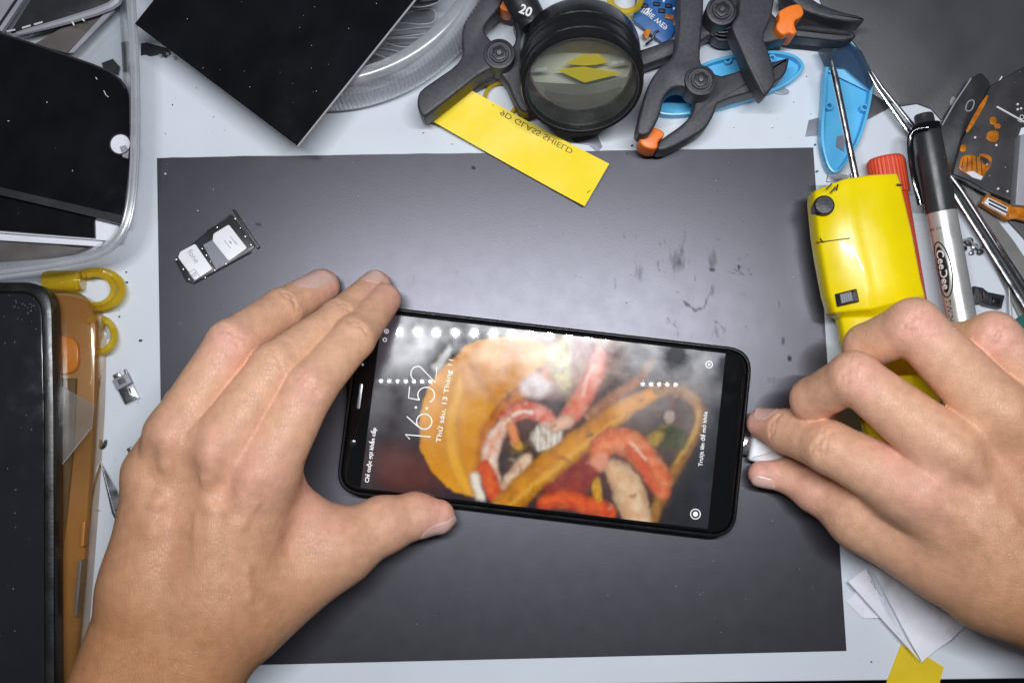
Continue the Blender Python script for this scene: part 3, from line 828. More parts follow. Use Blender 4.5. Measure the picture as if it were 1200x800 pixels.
def make_hand(name, label, chains, palm, pads, dents, blush, nails, lo, hi, wrist, kf=0.55, h=0.075, kp=0.9):
    fld = Field(lo, hi, h)
    Pm = fld.new()
    for (a, ra), (b, rb), k in palm: fld.cone(Pm, a, b, ra, rb, k)
    total = Pm.copy()
    fingers = []
    for ch in chains:
        A = fld.new()
        for (a, ra), (b, rb) in zip(ch, ch[1:]): fld.cone(A, a, b, ra, rb, .22)
        fingers.append(A)
    total = Pm
    for A in fingers:
        total = np.minimum(total, fld.smin(Pm, A, kf))
    # between neighbouring fingers only a tight fold
    for A in fingers: total = fld.smin(total, A, .05)
    for (a, ra), (b, rb), k in pads: fld.cone(total, a, b, ra, rb, k)
    for p, wd, am in dents: fld.dent(total, p, wd, am)
    V, Fq = fld.surface(total)
    root = V.mean(0) * [1, 1, 0]
    body = build(name, V, Fq.tolist(), M['skin'], None, sharp=180, at=root)
    tag(body, label, 'hand')
    bl = np.zeros(len(V))
    for c, r, s in blush:
        bl = np.maximum(bl, s * np.exp(-((V - c) ** 2).sum(1) / r ** 2))
    at = body.data.attributes.new('blush', 'FLOAT', 'POINT'); at.data.foreach_set('value', bl.astype(np.float32))
    tips = np.mean([c[-1][0] for c in chains], 0); u_ = wrist - tips; L_ = np.linalg.norm(u_)
    tn = np.clip(((V - tips) @ (u_ / L_) / L_ - .35) / .9, 0, 1); tn = tn * (.75 + .5 * noise2((V[:, 0] + 40) * .5, (V[:, 1] + 40) * .5, 31))  # browner towards the wrist: tan plus forearm shade put into the colour
    at = body.data.attributes.new('tan', 'FLOAT', 'POINT'); at.data.foreach_set('value', np.clip(tn, 0, 1).astype(np.float32))
    tree = BVHTree.FromPolygons([Vector(p) for p in V], Fq.tolist())
    for c, ax, nrm, wd, ln in nails:
        x = np.asarray(ax, float); nrm = np.asarray(nrm, float); nrm = nrm / np.linalg.norm(nrm); x -= nrm * (x @ nrm); x /= np.linalg.norm(x); y = np.cross(nrm, x)
        n_, m_ = 14, 12; vs = []; ok = True
        for i in range(n_):
            u = -1 + 2 * i / (n_ - 1)
            for j in range(m_):
                q_ = -1 + 2 * j / (m_ - 1)
                wq = math.sqrt(max(0, 1 - max(0, (abs(u) - .45) / .56) ** 2)) if True else 1
                p0 = np.asarray(c) + x * u * ln / 2 + y * q_ * wd / 2 * (wq * .98 + .02)
                hit = tree.ray_cast(Vector(p0 + nrm * 1.6), Vector(-nrm))
                if hit[0] is None: base_ = p0 - nrm * .3
                else: base_ = np.array(hit[0])
                vs.append((base_, u, q_))
        prof = lambda u, q_: .02 + .028 * (1 - q_ * q_) * (1 - .5 * max(0, -u)) + (.03 * max(0, u - .6) / .4)
        top = [p + nrm * prof(u, q_) for p, u, q_ in vs]; bot = [p - nrm * .05 for p, u, q_ in vs]
        VV = top + bot; FF = []; N_ = n_ * m_
        for i in range(n_ - 1):
            for j in range(m_ - 1):
                a = i * m_ + j; FF.append((a, a + m_, a + m_ + 1, a + 1)); FF.append((N_ + a, N_ + a + 1, N_ + a + m_ + 1, N_ + a + m_))
        bd = [j for j in range(m_)] + [i * m_ + m_ - 1 for i in range(1, n_)] + [(n_ - 1) * m_ + j for j in range(m_ - 2, -1, -1)] + [i * m_ for i in range(n_ - 2, 0, -1)]
        for a, b in zip(bd, bd[1:] + bd[:1]): FF.append((a, b, N_ + b, N_ + a))
        build('fingernail', np.array(VV), FF, M['nail'], body, sharp=60)
    return body

def dors(px, py, z, r_=0): return P(px, py, z)

# left hand ----------------------------------------------------------
iM, iP, iD, iT = J(305, 556, 5.0, 41), J(362, 455, 5.0, 30), J(414, 396, 3.7, 25), J(451, 351, 1.75, 19)
mM, mP, mD, mT = J(256, 528, 5.3, 40), J(322, 430, 4.9, 28), J(398, 374, 3.0, 23), J(440, 336, 1.0, 19)
rM, rP, rD, rT = J(207, 512, 4.9, 37), J(271, 404, 4.6, 29), J(330, 364, 2.7, 25), J(377, 336, .95, 21)
pM, pP, pD, pT = J(178, 556, 4.2, 31), J(216, 476, 3.2, 24), J(256, 462, 1.9, 20), J(285, 470, 1.0, 17)
tC, tM, tI, tD, tT = J(285, 715, 3.5, 58), J(394, 642, 2.5, 38), J(449, 615, 1.95, 33), J(487, 604, 1.45, 26), J(513, 605, 1.2, 20)
wl, wr = J(184, 690, 3.9, 57), J(258, 692, 4.0, 62)
fl, fr_ = J(118, 900, 3.6, 70), J(168, 900, 3.7, 78)
palm = [(fl, wl, .8), (fr_, wr, .8), (wl, wr, .8),
        (wl, (pM[0] - [0, 0, .1], pM[1]), .7), (wl, (rM[0] - [0, 0, .25], rM[1] * .95), .7), (wr, (mM[0] - [0, 0, .3], mM[1] * .95), .7), (wr, (iM[0] - [0, 0, .2], iM[1]), .7),
        (J(262, 720, 3.6, 62), tM, .9), (tM, (iM[0] - [0, .5, 1.4], .9), .9),
        ((rM[0] - [0, 0, 1.2], 1.0), (iM[0] - [0, 0, 1.3], 1.1), .8), ((pM[0] - [0, 0, .9], .9), (wl[0] - [0, 0, .5], 1.5), .8)]
tend = []
def top(p, r, dz=0): return p + np.array([0, 0, r + dz])
for Mc, wd, am in ((iM, .42, -.10), (mM, .36, -.10), (rM, .36, -.12), (pM, .32, -.10)):
    a, b = Mc[0], (wr if Mc is iM or Mc is mM else wl)[0]
    ts = [0, .2, .4, .6, .8]
    tend.append(([top(a * (1 - t) + b * t, Mc[1] * (1 - t) + 1.75 * t, -.15) for t in ts], wd, am))
    tend.append(([top(a, Mc[1], -.2), top(a, Mc[1], -.18) + [.02, .05, 0]], .75, -.12))             # knuckle
for a, b in ((iM, mM), (mM, rM), (rM, pM)):                                                           # hollows between the knuckles
    c = (a[0] + b[0]) / 2 + np.array([0, 0, 1.35]); d_ = c * .62 + (wl[0] + wr[0]) / 2 * .38 + np.array([0, 0, .55])
    tend.append(([c, c * .5 + d_ * .5, d_], .5, .15))
def creases(Jp, nxt, prev, n_=3, wd=.055, am=.055, span=.5, spread=.16):
    """the skin folds over a finger joint, on its back"""
    ax = nxt[0] - prev[0]; ax = ax / np.linalg.norm(ax); s = np.cross(ax, [0, 0, 1]); s /= np.linalg.norm(s); u = np.cross(s, ax)
    o = []
    for k in range(n_):
        c = Jp[0] + ax * (k - (n_ - 1) / 2) * spread; r = Jp[1] * 1.02
        pts_ = []
        for a in np.linspace(-span * (1 - .2 * abs(k - 1)), span * (1 - .2 * abs(k - 1)), 6):
            pts_.append(c + s * r * math.sin(a * 1.5) + u * r * math.cos(a * 1.5) + ax * .06 * math.sin(9 * a + k * 2))
        o.append((pts_, wd, am))
    return o
for a, b, c in ((iP, iD, iM), (mP, mD, mM), (rP, rD, rM)):
    tend += creases(a, b, c, 3, .06, .05)
for a, b, c in ((iD, iT, iP), (mD, mT, mP), (rD, rT, rP)):
    tend += creases(a, b, c, 2, .05, .045, .5, .13)
# thumb folds and the web between thumb and index
for k, (xa, ya, xb, yb) in enumerate([(434, 612, 430, 652), (446, 606, 446, 650), (456, 614, 462, 645), (440, 625, 437, 655)]):
    tend.append(([P(xa, ya, 2.95), P((xa + xb) / 2 + 2, (ya + yb) / 2, 2.75), P(xb, yb, 2.0)], .06, .075))
tend.append(([P(366, 618, 3.6), P(350, 640, 3.9), P(338, 668, 4.1)], .16, .10))
tend.append(([P(372, 628, 3.3), P(360, 645, 3.5)], .1, .07))
for yy, sx in ((575, 4), (545, 3), (520, 3)):
    tend.append(([P(364, yy, 4.5), P(348 + sx, yy - 4, 5.2)], .08, .05))
veins = [[(300, 590), (285, 615), (262, 640), (255, 680), (230, 730)], [(235, 560), (225, 600), (232, 650), (214, 700)], [(262, 640), (290, 668), (292, 700)]]
for vn in veins: tend.append(([P(x, y, 6.15 - .004 * (y - 590)) for x, y in vn], .16, -.07))
blush = [(iT[0], .9, 1), (mT[0], .9, 1), (rT[0], 1.0, 1), (tT[0], 1.3, .9), (tI[0], 1.2, .45), (rP[0] + [0, 0, .8], .9, .7), (iP[0] + [0, 0, .8], .8, .5), (iM[0] + [0, 0, 1.2], 1.3, .6), (mM[0] + [0, 0, 1.2], 1.1, .5), (rM[0] + [0, 0, 1.1], 1.1, .4),
         (P(368, 600, 3.8), 1.6, .5), (P(205, 610, 5), 1.3, .35), (P(280, 720, 5), 1.6, .3)]
nails = [(P(514, 617, 1.4), [1, -.12, -.1], [.05, -.72, .55], .95, 1.40),
         (rT[0] + np.array([.05, .1, .3]), rT[0] - rD[0] * 1.0, [-.35, .15, .92], .92, 1.05),
         (mT[0] + np.array([.0, .1, .2]), mT[0] - mD[0], [-.2, .5, .8], .85, .85)]
make_hand('hand', 'bare left hand with spread fingers gripping the end of the lit phone', [[iM, iP, iD, iT], [mM, mP, mD, mT], [rM, rP, rD, rT], [pM, pP, pD, pT], [tC, tM, tI, tD, tT]],
          palm, [], tend, blush, nails, (-19.5, -16.5, -.3), (-1.5, 3.6, 8.0), (wl[0] + wr[0]) / 2)

# right hand ----------------------------------------------------------
iM, iP, iD, iT = J(1072, 574, 5.0, 40), J(972, 524, 3.9, 30), J(922, 505, 2.2, 25), J(893, 496, 1.3, 17.5)
mM, mP, mD, mT = J(1114, 530, 5.7, 40), J(1001, 441, 5.5, 29), J(953, 468, 3.5, 25.5), J(962, 488, 2.0, 20)
rM, rP, rD, rT = J(1172, 486, 5.9, 39), J(1071, 382, 5.9, 32), J(1016, 406, 4.3, 26), J(1018, 428, 3.6, 20)
pM, pP, pD, pT = J(1236, 470, 5.4, 37), J(1164, 396, 5.6, 30), J(1122, 404, 4.4, 24), J(1118, 425, 3.6, 18)
tC, tM, tI, tD, tT = J(1105, 655, 3.7, 46), J(1012, 604, 2.5, 35), J(956, 575, 1.5, 25), J(922, 557, 1.0, 19), J(892, 555, .95, 15)
wa, wb = J(1196, 672, 4.3, 66), J(1262, 610, 4.6, 66)
fa, fb = J(1365, 800, 4.0, 74), J(1430, 735, 4.2, 76)
palm = [(fa, wa, .8), (fb, wb, .8), (wa, wb, .8), (fa, fb, .8),
        (wa, (iM[0] - [0, 0, .2], iM[1]), .7), (wa, (mM[0] - [0, 0, .25], mM[1]), .7), (wb, (rM[0] - [0, 0, .25], rM[1]), .7), (wb, (pM[0] - [0, 0, .2], pM[1]), .7),
        (J(1150, 672, 3.8, 58), tM, .9), (tM, (iM[0] - [0, .2, 1.2], .9), .8), ((iM[0] - [0, 0, 1.1], 1.0), (pM[0] - [0, 0, 1.2], 1.0), .8)]
tend = []
for Mc, b, wd, am in ((iM, wa, .42, -.12), (mM, wa, .36, -.10), (rM, wb, .36, -.10), (pM, wb, .32, -.08)):
    a = Mc[0]; b = b[0]
    tend.append(([top(a * (1 - t) + b * t, Mc[1] * (1 - t) + 1.9 * t, -.15) for t in (0, .2, .4, .6, .8)], wd, am))
    tend.append(([top(a, Mc[1], -.2), top(a, Mc[1], -.18) + [.02, .05, 0]], .75, -.16))
for a, b in ((iM, mM), (mM, rM), (rM, pM)):
    c = (a[0] + b[0]) / 2 + np.array([0, 0, 1.35]); d_ = c * .62 + (wa[0] + wb[0]) / 2 * .38 + np.array([0, 0, .6])
    tend.append(([c, c * .5 + d_ * .5, d_], .5, .15))
for a, b, c in ((iP, iD, iM), (mP, mD, mM), (rP, rD, rM), (pP, pD, pM)):
    tend += creases(a, b, c, 3, .06, .05)
tend += creases(iD, iT, iP, 2, .05, .045, .5, .13)
for xa, ya, xb, yb in ((957, 585, 948, 600), (968, 592, 960, 608), (978, 600, 970, 616)):
    tend.append(([P(xa, ya, 2.3), P(xb, yb, 1.6)], .08, .06))
for vn in ([(1120, 600), (1150, 630), (1165, 680)], [(1180, 560), (1190, 610), (1230, 650)]): tend.append(([P(x, y, 6.6) for x, y in vn], .17, -.06))
blush = [(iT[0], 1.0, 1), (tT[0], 1.0, 1), (tI[0], 1.2, .7), (mD[0], .9, .5), (mP[0] + [0, 0, .6], .9, .6), (rP[0] + [0, 0, .7], 1.0, .7), (pP[0] + [0, 0, .7], 1.0, .7), (iM[0] + [0, 0, 1.1], 1.3, .5), (P(1050, 540, 5), 1.0, .7), (P(1150, 570, 6), 1.3, .3)]
nails = [(iT[0] + np.array([.1, .1, .3]), iT[0] - iD[0], [-.15, .75, .6], .80, .95), (tT[0] + np.array([.05, -.1, .1]), tT[0] - tD[0] + np.array([0, 0, .05]), [-.1, -.75, .45], .7, .9)]
make_hand('hand', 'bare right hand pinching the white plug beside the phone', [[iM, iP, iD, iT], [mM, mP, mD, mT], [rM, rP, rD, rT], [pM, pP, pD, pT], [tC, tM, tI, tD, tT]],
          palm, [], tend, blush, nails, (8.6, -17.5, -.3), (29.0, 3.6, 8.4), (wa[0] + wb[0]) / 2)

# ------------------------------------------------------------------ SIM tray on the sheet
zb = .12
st = thing('sim_tray', 'dark metal SIM tray pulled out and lying on the black sheet', 'sim tray', P(255, 290, zb))
ux = P(271, 248, .2) - P(208, 300, .2); 
body_px = roundpoly([(262, 257), (271, 250), (299, 289), (292, 295), (240, 324), (226, 333), (217, 329), (205, 305), (210, 298), (228, 283), (243, 270)], 3, 3)
build('tray_plate', *plate_geo(body_px, zb, zb + .07, .015), M['boardframe'], st)
build('tray_end', *plate_geo([(271.5, 245.5), (274.5, 245), (304, 289.5), (301, 291.5)], zb, zb + .17, .02), M['blackplastic'], st)
build('tray_window', *plate_geo([(238, 287), (249, 281), (267, 305), (252, 313)], zb + .05, zb + .078, 0), M['greytape'], st)
rg = []
for a, b in (((243, 270), (268, 256)), ((262, 258), (272, 252)), ((226, 332), (294, 295)), ((228, 284), (243, 271)), ((205, 305), (219, 330)), ((231, 285), (252, 315))):
    rg.append(tube_geo([P(*a, zb + .09), P(*b, zb + .09)], .03, 6))
build('tray_rail', *merge(*rg), M['blackplastic'], st)
for x, y in ((206, 304), (214, 315), (221, 327), (236.5, 291), (241, 298.5), (246, 306), (251, 316.5), (264, 309), (281, 267), (287, 277), (293.5, 286.5), (275, 256), (254, 266), (240, 325)):
    build('contact_spot', *plate_geo([(x - 1.1, y - .9), (x + 1.1, y - .9), (x + 1.1, y + .9), (x - 1.1, y + .9)], zb + .06, zb + .125, .01), M['steel'], st)
def simcard(pxp, label):
    o = plate('sim_card', roundpoly(pxp, 2.2, 3), zb + .085, zb + .15, M['sim'], None, bev=.012)
    return tag(o, label, 'sim card', 'SIM cards in the tray')
s1 = simcard([(250, 274), (268, 263), (289.5, 290.5), (268, 306), (249, 282)], 'white SIM card with small grey code print nearest the tray end')
s2 = simcard([(211, 295), (228.5, 285.5), (249, 315), (228.5, 328.5), (208.5, 301.5)], 'white SIM card printed with the letters fone')
z_ = zb + .152
fr = frame(P(226.5, 300.5, z_), P(233, 310, z_) - P(219, 290.5, z_), z=(0, 0, 1))
build('lettering', *text_geo('fone', .34, fr, thick=.003), M['greyprint'], s2)
fr2 = frame(P(228, 322, z_), P(233, 310, z_) - P(219, 290.5, z_), z=(0, 0, 1))
build('logo', *merge(text_geo('[r', .24, fr2, thick=.003, bold=.006), xf(ribbon_geo([(-.2, -.13), (.2, -.13), (.2, .13), (-.2, .13), (-.2, -.13)], .03, .004), fr2)), M['greyprint'], s2)
fr3 = frame(P(270, 284, z_), P(289.5, 290.5, z_) - P(268, 263, z_), z=(0, 0, 1))
gs = [xf(box_geo(0, .14 - .28 * k, 0, .42, .025, .004), fr3) for k in range(2)] + [xf(box_geo(0, 0, 0, .12, .06, .004), fr3), xf(box_geo(.16, .18, 0, .2, .02, .004), fr3)]
build('code_print', *merge(*gs), M['greyprint'], s1)

# ------------------------------------------------------------------ yellow cards
yc = thing('yellow_card', 'bright yellow card with mirrored print lying half on the black sheet', 'card', P(610, 170, .1))
tl, tr, br, bl = P(547, 103, .75), P(714, 192, .55), P(685, 242, .42), P(505, 141, .5)
cols = 24; rows = 8; V = []
for j in range(rows + 1):
    for i in range(cols + 1):
        u, v_ = i / cols, j / rows
        p = (tl * (1 - u) + tr * u) * (1 - v_) + (bl * (1 - u) + br * u) * v_
        p[2] += -.12 * math.sin(math.pi * u) + .05 * (u > .9) * v_ * (u - .9) * 10
        if i == 0: p[:2] += [-.06 * math.sin(9 * v_), .05 * math.sin(13 * v_)]
        V.append(p)
n_ = len(V); V += [p - np.array([0, 0, .05]) for p in V]; F = []
c1 = cols + 1
for j in range(rows):
    for i in range(cols):
        a = j * c1 + i; F += [(a, a + c1, a + c1 + 1, a + 1), (n_ + a, n_ + a + 1, n_ + a + c1 + 1, n_ + a + c1)]
bd = list(range(c1)) + [j * c1 + cols for j in range(1, rows + 1)] + [rows * c1 + i for i in range(cols - 1, -1, -1)] + [j * c1 for j in range(rows - 1, 0, -1)]
for a, b in zip(bd, bd[1:] + bd[:1]): F.append((a, b, n_ + b, n_ + a))
build('card', V, F, M['yellowcard'], yc)
def onc(px, py):                                     # height of the card's face
    return P(px, py, .60)
o1, o2 = onc(587, 131), onc(671, 177)
x_ = o2 - o1; up = np.array([x_[1], -x_[0], 0]); 
base = (o1 + o2) / 2; base[2] = .585
frc = frame(base, [x_[0], x_[1], -.02], z=(0, 0, 1))
g = text_geo('9D GLASS SHIELD', .31, (np.zeros(3), np.eye(3)), mirror=True, thick=.015)
wd = np.ptp(np.asarray(g[0])[:, 0]); want = np.linalg.norm(x_)
cv, cf_ = text_geo('9D GLASS SHIELD', .31, frc, mirror=True, sx=want / wd, thick=.004)
ctree = BVHTree.FromPolygons([Vector(p) for p in V], F)
cv = [(p[0], p[1], ctree.ray_cast(Vector((p[0], p[1], 5)), Vector((0, 0, -1)))[0].z + .006 + (p[2] - .585)) if ctree.ray_cast(Vector((p[0], p[1], 5)), Vector((0, 0, -1)))[0] else tuple(p) for p in cv]
build('lettering', cv, cf_, M['print'], yc)
build('dash_mark', *tube_geo([P(574, 121.5, .615), P(579, 124, .615)], .02, 5), M['print'], yc)
build('crack', *tube_geo([P(688, 226, .47), P(692, 223, .47), P(698, 219, .48)], .022, 5), M['print'], yc)
tag(plate('yellow_scrap', [(1056, 755), (1082, 766), (1106, 781), (1098, 812), (1034, 812)], .01, .05, M['yellowscrap'], at=(*P(1070, 785)[:2], 0)),
    'small yellow card scrap at the front edge below the white tissue', 'card')

# ------------------------------------------------------------------ clear tray of panels, back left
tr_ = thing('clear_tray', 'clear plastic tray with a rounded rim holding black panels', 'tray', P(60, 150, 0))
rimp = chaikin([(152, -170), (153, -60), (153, 0), (158, 70), (159, 130), (158, 190), (154, 240), (143, 278), (118, 298), (80, 306), (40, 312), (0, 317), (-60, 324), (-200, 340)], 2, False)
rim3 = [P(x, y, 2.4) for x, y in rimp]
def offs(pl, d):
    o = []
    for i in range(len(pl)):
        a = np.array(pl[max(0, i - 1)]); b = np.array(pl[min(len(pl) - 1, i + 1)]); t = b - a; t /= np.linalg.norm(t)
        o.append(np.array(pl[i]) + np.array([-t[1], t[0]]) * -d)
    return o
def strip_geo(A, B):
    n = len(A); return [tuple(p) for p in A] + [tuple(p) for p in B], [(i, i + 1, n + i + 1, n + i) for i in range(n - 1)]
build('tray_rim', *merge(tube_geo(rim3, .19, 10, False, .75)), M['frosted'], tr_)
inr = [P(*p, 2.45) for p in offs(rimp, 2)]
bead = [P(*p, 2.52) for p in offs(rimp, 4)]
build('rim_bead', *tube_geo(bead, .055, 8), M['frosted'], tr_)
build('rim_bead', *tube_geo([P(*p, 2.5) for p in offs(rimp, -4)], .05, 8), M['frosted'], tr_)
low = [P(*p, .05) for p in offs(rimp, -12)]; mid = [P(*p, 1.2) for p in offs(rimp, -7)]
build('tray_wall', *merge(strip_geo(rim3, mid), strip_geo(mid, low)), M['clearplastic'], tr_)
build('foot_flange', *tube_geo([p + [0, 0, .05] for p in low], .07, 6), M['clearplastic'], tr_)
fl_ = [p for p in low] + [P(-200, -170, .05)]
build('tray_floor', *prism_geo([p[:2] for p in fl_], .03, .07), M['clearplastic'], tr_)

def panel(name, label, px, z0, z1, m, bev=.03, grp=None, cat='panel'):
    o = plate(name, px, z0, z1, m, None, bev=bev, at=(*P(*np.mean(np.array(px), 0), z0)[:2], z0))
    return tag(o, label, cat, grp)
panel('backing_panel', 'grey brown panel lowest in the clear tray along its front rim', [(-80, 276), (60, 286), (112, 292), (104, 297), (60, 301), (-80, 312)], .12, .3, M['browntrans'])
panel('white_board', 'lower white board in the clear tray under the black panels', [(-90, 150), (148, 150), (149, 262), (121, 289), (-90, 276)], .4, .58, M['whiteboard'], .02)
panel('white_board', 'upper white board in the clear tray directly under the small black panel', [(-90, 150), (146, 150), (147, 256), (138, 283), (-90, 266)], .66, .82, M['whiteboard'], .02)
panel('black_glass_plate', 'small black panel poking out under the large one onto a white board', [(-90, 170), (108, 180), (111, 279), (60, 275), (-90, 263)], .86, 1.0, M['blackgloss'], .015)
lp = roundpoly([(-160, -14), (110, 76), (151, 96), (152, 180), (143, 263), (60, 242), (0, 229), (-160, 200)], [2, 20, 24, 10, 2, 2, 2, 2], 6)
big = thing('black_phone_glass', 'large black glass panel with round camera hole across the clear tray', 'panel', P(50, 150, 1.2))
build('panel_body', *plate_geo(lp, 1.2, 1.42, .04), M['blackgloss'], big)
build('panel_edge', *tube_geo([P(x, y, 1.42) for x, y in ((-60, 18), (0, 39), (60, 59), (108, 76), (128, 84), (141, 94), (147, 104))], .05, 6), M['boardframe'], big)
build('panel_lip', *merge(quad_geo([P(-10, 226, 1.45), P(143, 262, 1.45), P(145, 253, 1.46), P(-10, 217, 1.46)], .03)), M['boardframe'], big)
hc = P(141, 169, 1.42)
ring = arc(0, 0, .40, 0, 360, 28)[:-1]
build('camera_hole', *merge(([(hc[0] + x, hc[1] + y, 1.43) for x, y in ring] , [tuple(range(28))])), M['whiteboard'], big)
build('hole_ring', *merge(tube_geo([(hc[0] + x * 1.04, hc[1] + y * 1.04, 1.43) for x, y in ring], .035, 6, True)), M['boardframe'], big)
build('hole_insert', *plate_geo([(140, 172), (147, 170), (151, 176), (150, 186), (144, 184)], 1.43, 1.45), M['greyframe'], big)
def dust(nm, pts_, r, m, par):
    gs = []
    for x, y, z, l, a in pts_:
        p = P(x, y, z); gs.append(box_geo(0, 0, 0, l, .025, .02)); c_, s_ = math.cos(a), math.sin(a)
        gs[-1] = ([(p[0] + q[0] * c_ - q[1] * s_, p[1] + q[0] * s_ + q[1] * c_, p[2] + q[2]) for q in gs[-1][0]], gs[-1][1])
    o = build(nm, *merge(*gs), m, par); o['kind'] = 'stuff'; return o
dust('dust', [(123, 109, 1.44, .22, -1.1), (126, 113, 1.44, .1, -.6), (10, 142, 1.44, .06, 0), (113, 92, 1.44, .12, -1.0), (85, 200, 1.44, .04, 1), (55, 120, 1.44, .05, 1)], .02, M['whiteprint'], big)
# framed panels at the tray's back
pf = thing('framed_panel', 'dark panel in a pale plastic frame at the back of the clear tray', 'panel', P(80, 10, .9))
build('panel_glass', *plate_geo([(12, 38), (48, -20), (140, -30), (133, 4), (126, 8)], .9, 1.06, .02), M['boardframe'], pf)
fp = chaikin([(20, 40), (74, 26), (126, 10), (140, 0), (146, -30)], 1, False)
build('panel_frame', *tube_geo([P(x, y, 1.1) for x, y in fp], [.09, .12, .14, .16, .17, .18, .2, .2, .2, .2][:len(fp)] if len(fp) <= 10 else .15, 8), M['greyframe'], pf)
build('clip', *merge(*[tube_geo([P(*a, 1.14), P(*b, 1.14)], .035, 5) for a, b in (((84, 25), (87, 30)), ((96, 22), (99, 25)), ((8, 37), (18, 35)), ((26, 33), (36, 30)), ((40, 29), (50, 26)))]), M['whiteprint'], pf)
pb_ = thing('slim_frame', 'second pale frame slanting out under the framed panel in the tray', 'frame', P(100, 40, .8))
build('frame_bar', *quad_geo([P(80, 62, .86), P(86, 62, .86), P(134, 12, .86), P(126, 12, .86)], .12), M['greyframe'], pb_)
build('frame_backing', *quad_geo([P(40, 52, .7), P(78, 62, .7), P(126, 14, .7), P(84, 26, .7)], .1), M['browntrans'], pb_)
sf = thing('stacked_frame', 'grey frame corner stacked at the far back corner of the clear tray', 'frame', P(5, 15, .9))
build('frame_bar', *quad_geo([P(-30, 20, 1.1), P(2, 37, 1.1), P(34, -10, 1.1), P(-30, -60, 1.1)], .2), M['greyframe'], sf)
build('frame_groove', *tube_geo([P(-4, 34, 1.12), P(26, -10, 1.12)], .06, 6), M['boardframe'], sf)
ct = thing('cable_scrap', 'short dark flex cable scrap under the rim of the clear tray', 'cable', P(145, 65, .1))
build('flex', *plate_geo([(142, 50), (150, 48), (150, 85), (144, 84)], .1, .16), M['boardframe'], ct)
build('flex_end', *plate_geo([(119, 74), (132, 69), (140, 78), (138, 88), (122, 82)], .1, .2), M['boardframe'], ct)
fd = thing('flex_strip', 'torn dark flex strip on the bench between the tray and the black square', 'flex strip', P(180, 56, .01))
build('strip', *plate_geo([(165, 51), (172, 50), (186, 54), (197, 57), (200, 63), (194, 68), (186, 64), (176, 66), (170, 64), (165, 65)], .01, .07), M['boardframe'], fd)
for x, y in ((196, 63), (188, 65), (205, 68)): build('pad', *plate_geo([(x - 2, y - 2), (x + 2, y - 1), (x + 2, y + 2), (x - 1, y + 2)], .02, .1), M['greyprint'], fd)

# ------------------------------------------------------------------ black square resting on tray and jar
sq = thing('black_square', 'square black glossy sheet lying tilted across tray and clear jar', 'sheet', P(330, 60, 2.5))
top4 = [P(158, 28, 2.85), P(348, 171, 2.75), P(495, -12, 3.0), P(300, -150, 3.1)]
build('sheet_body', *quad_geo(top4, .12), M['blackgloss'], sq)
build('cut_edge', *tube_geo([top4[1] + [.03, .0, -.04], top4[2] + [.03, 0, -.04]], .045, 6), M['greyprint'], sq)
sp = []
for k in range(15):
    x, y = random.uniform(200, 450), random.uniform(0, 140)
    sp.append((x, y))
nrm = np.cross(top4[1] - top4[0], top4[2] - top4[0])
def onplane(px, py, lift=.01):
    d = P(px, py, 0) - CAM; t = ((top4[0] - CAM) @ nrm) / (d @ nrm); return CAM + d * t + np.array([0, 0, lift])
gs = []
for x, y in sp + [(367, 108), (371, 107)]:
    if (y - 28) / (x - 158 + 1e-3) > .73 or (y - 171) > -1.2 * (x - 348): continue
    p = onplane(x, y); r_ = random.uniform(.006, .016); gs.append(box_geo(p[0], p[1], p[2], r_ * 2, r_, .015))
o = build('dust', *merge(*gs), M['whiteprint'], sq); o['kind'] = 'stuff'

# ------------------------------------------------------------------ round jar with knurled side
jar = thing('round_jar', 'round cloudy plastic jar with a ribbed side holding clear film strips', 'jar', P(385, -75, 0))
jc = P(385, -72, 0); Rb = 219 * px_len(0.3)
def knurl(a, z): return 1 + (.0065 * math.cos(a * 260) if 1.0 < z < 2.1 else 0)
prof = [(Rb * .9, .02), (Rb * .985, .1), (Rb, .5), (Rb, 1.2), (Rb * .995, 1.3), (Rb * .985, 1.7), (Rb * .975, 2.0), (Rb * .965, 2.2), (Rb * .94, 2.42), (Rb * .90, 2.48), (Rb * .87, 2.42), (Rb * .862, 2.2), (Rb * .86, .3), (Rb * .8, .15)]
build('jar_body', *xf(lathe_geo(prof, 1650, False, knurl), (jc, np.eye(3))), M['frosted'], jar, sharp=60)
build('jar_floor', *xf(prism_geo(arc(0, 0, Rb * .86, 0, 354, 60), .05, .12), (np.array([jc[0], jc[1], 0]), np.eye(3))), M['clearplastic'], jar)
films = [[(430, 30), (500, 8), (512, 14), (508, 30), (462, 26)], [(448, 38), (510, 30), (516, 37), (450, 46)], [(440, 46), (500, 44), (508, 47), (476, 58)], [(436, 56), (470, 60), (478, 70), (468, 74), (440, 64)], [(420, 74), (452, 80), (462, 84), (422, 96)], [(470, 6), (505, -6), (520, 0), (496, 10)], [(425, 60), (455, 68), (474, 82), (428, 84)]]
for k, fp in enumerate(films):
    g = plate_geo(chaikin(fp, 2), .9 + .12 * k, .92 + .12 * k)
    lab = ['broad clear film strip uppermost at the back of the jar', 'long straight clear film strip lying across the jar', 'clear film strip curving to a point in the jar', 'hooked clear film strip in the jar near its front wall', 'lowest clear film strip by the black sheet in the jar', 'short clear film strip at the jar edge behind the others', 'bent clear film strip half hidden by the black square'][k]
    o = tag(build('film_strip', *g, M['film'], at=P(*fp[0], .9)), lab, 'film strip', 'clear film strips in the jar')
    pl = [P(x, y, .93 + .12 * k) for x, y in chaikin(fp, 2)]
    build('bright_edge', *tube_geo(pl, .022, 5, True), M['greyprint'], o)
db = thing('oval_stopper', 'dark oval stopper inside the jar at its back edge', 'stopper', P(500, -6, 1.5))
build('stopper_body', *plate_geo([(478, -14), (520, -14), (512, 0), (495, 3), (483, 1)], 1.5, 1.8, .05), M['blackplastic'], db)

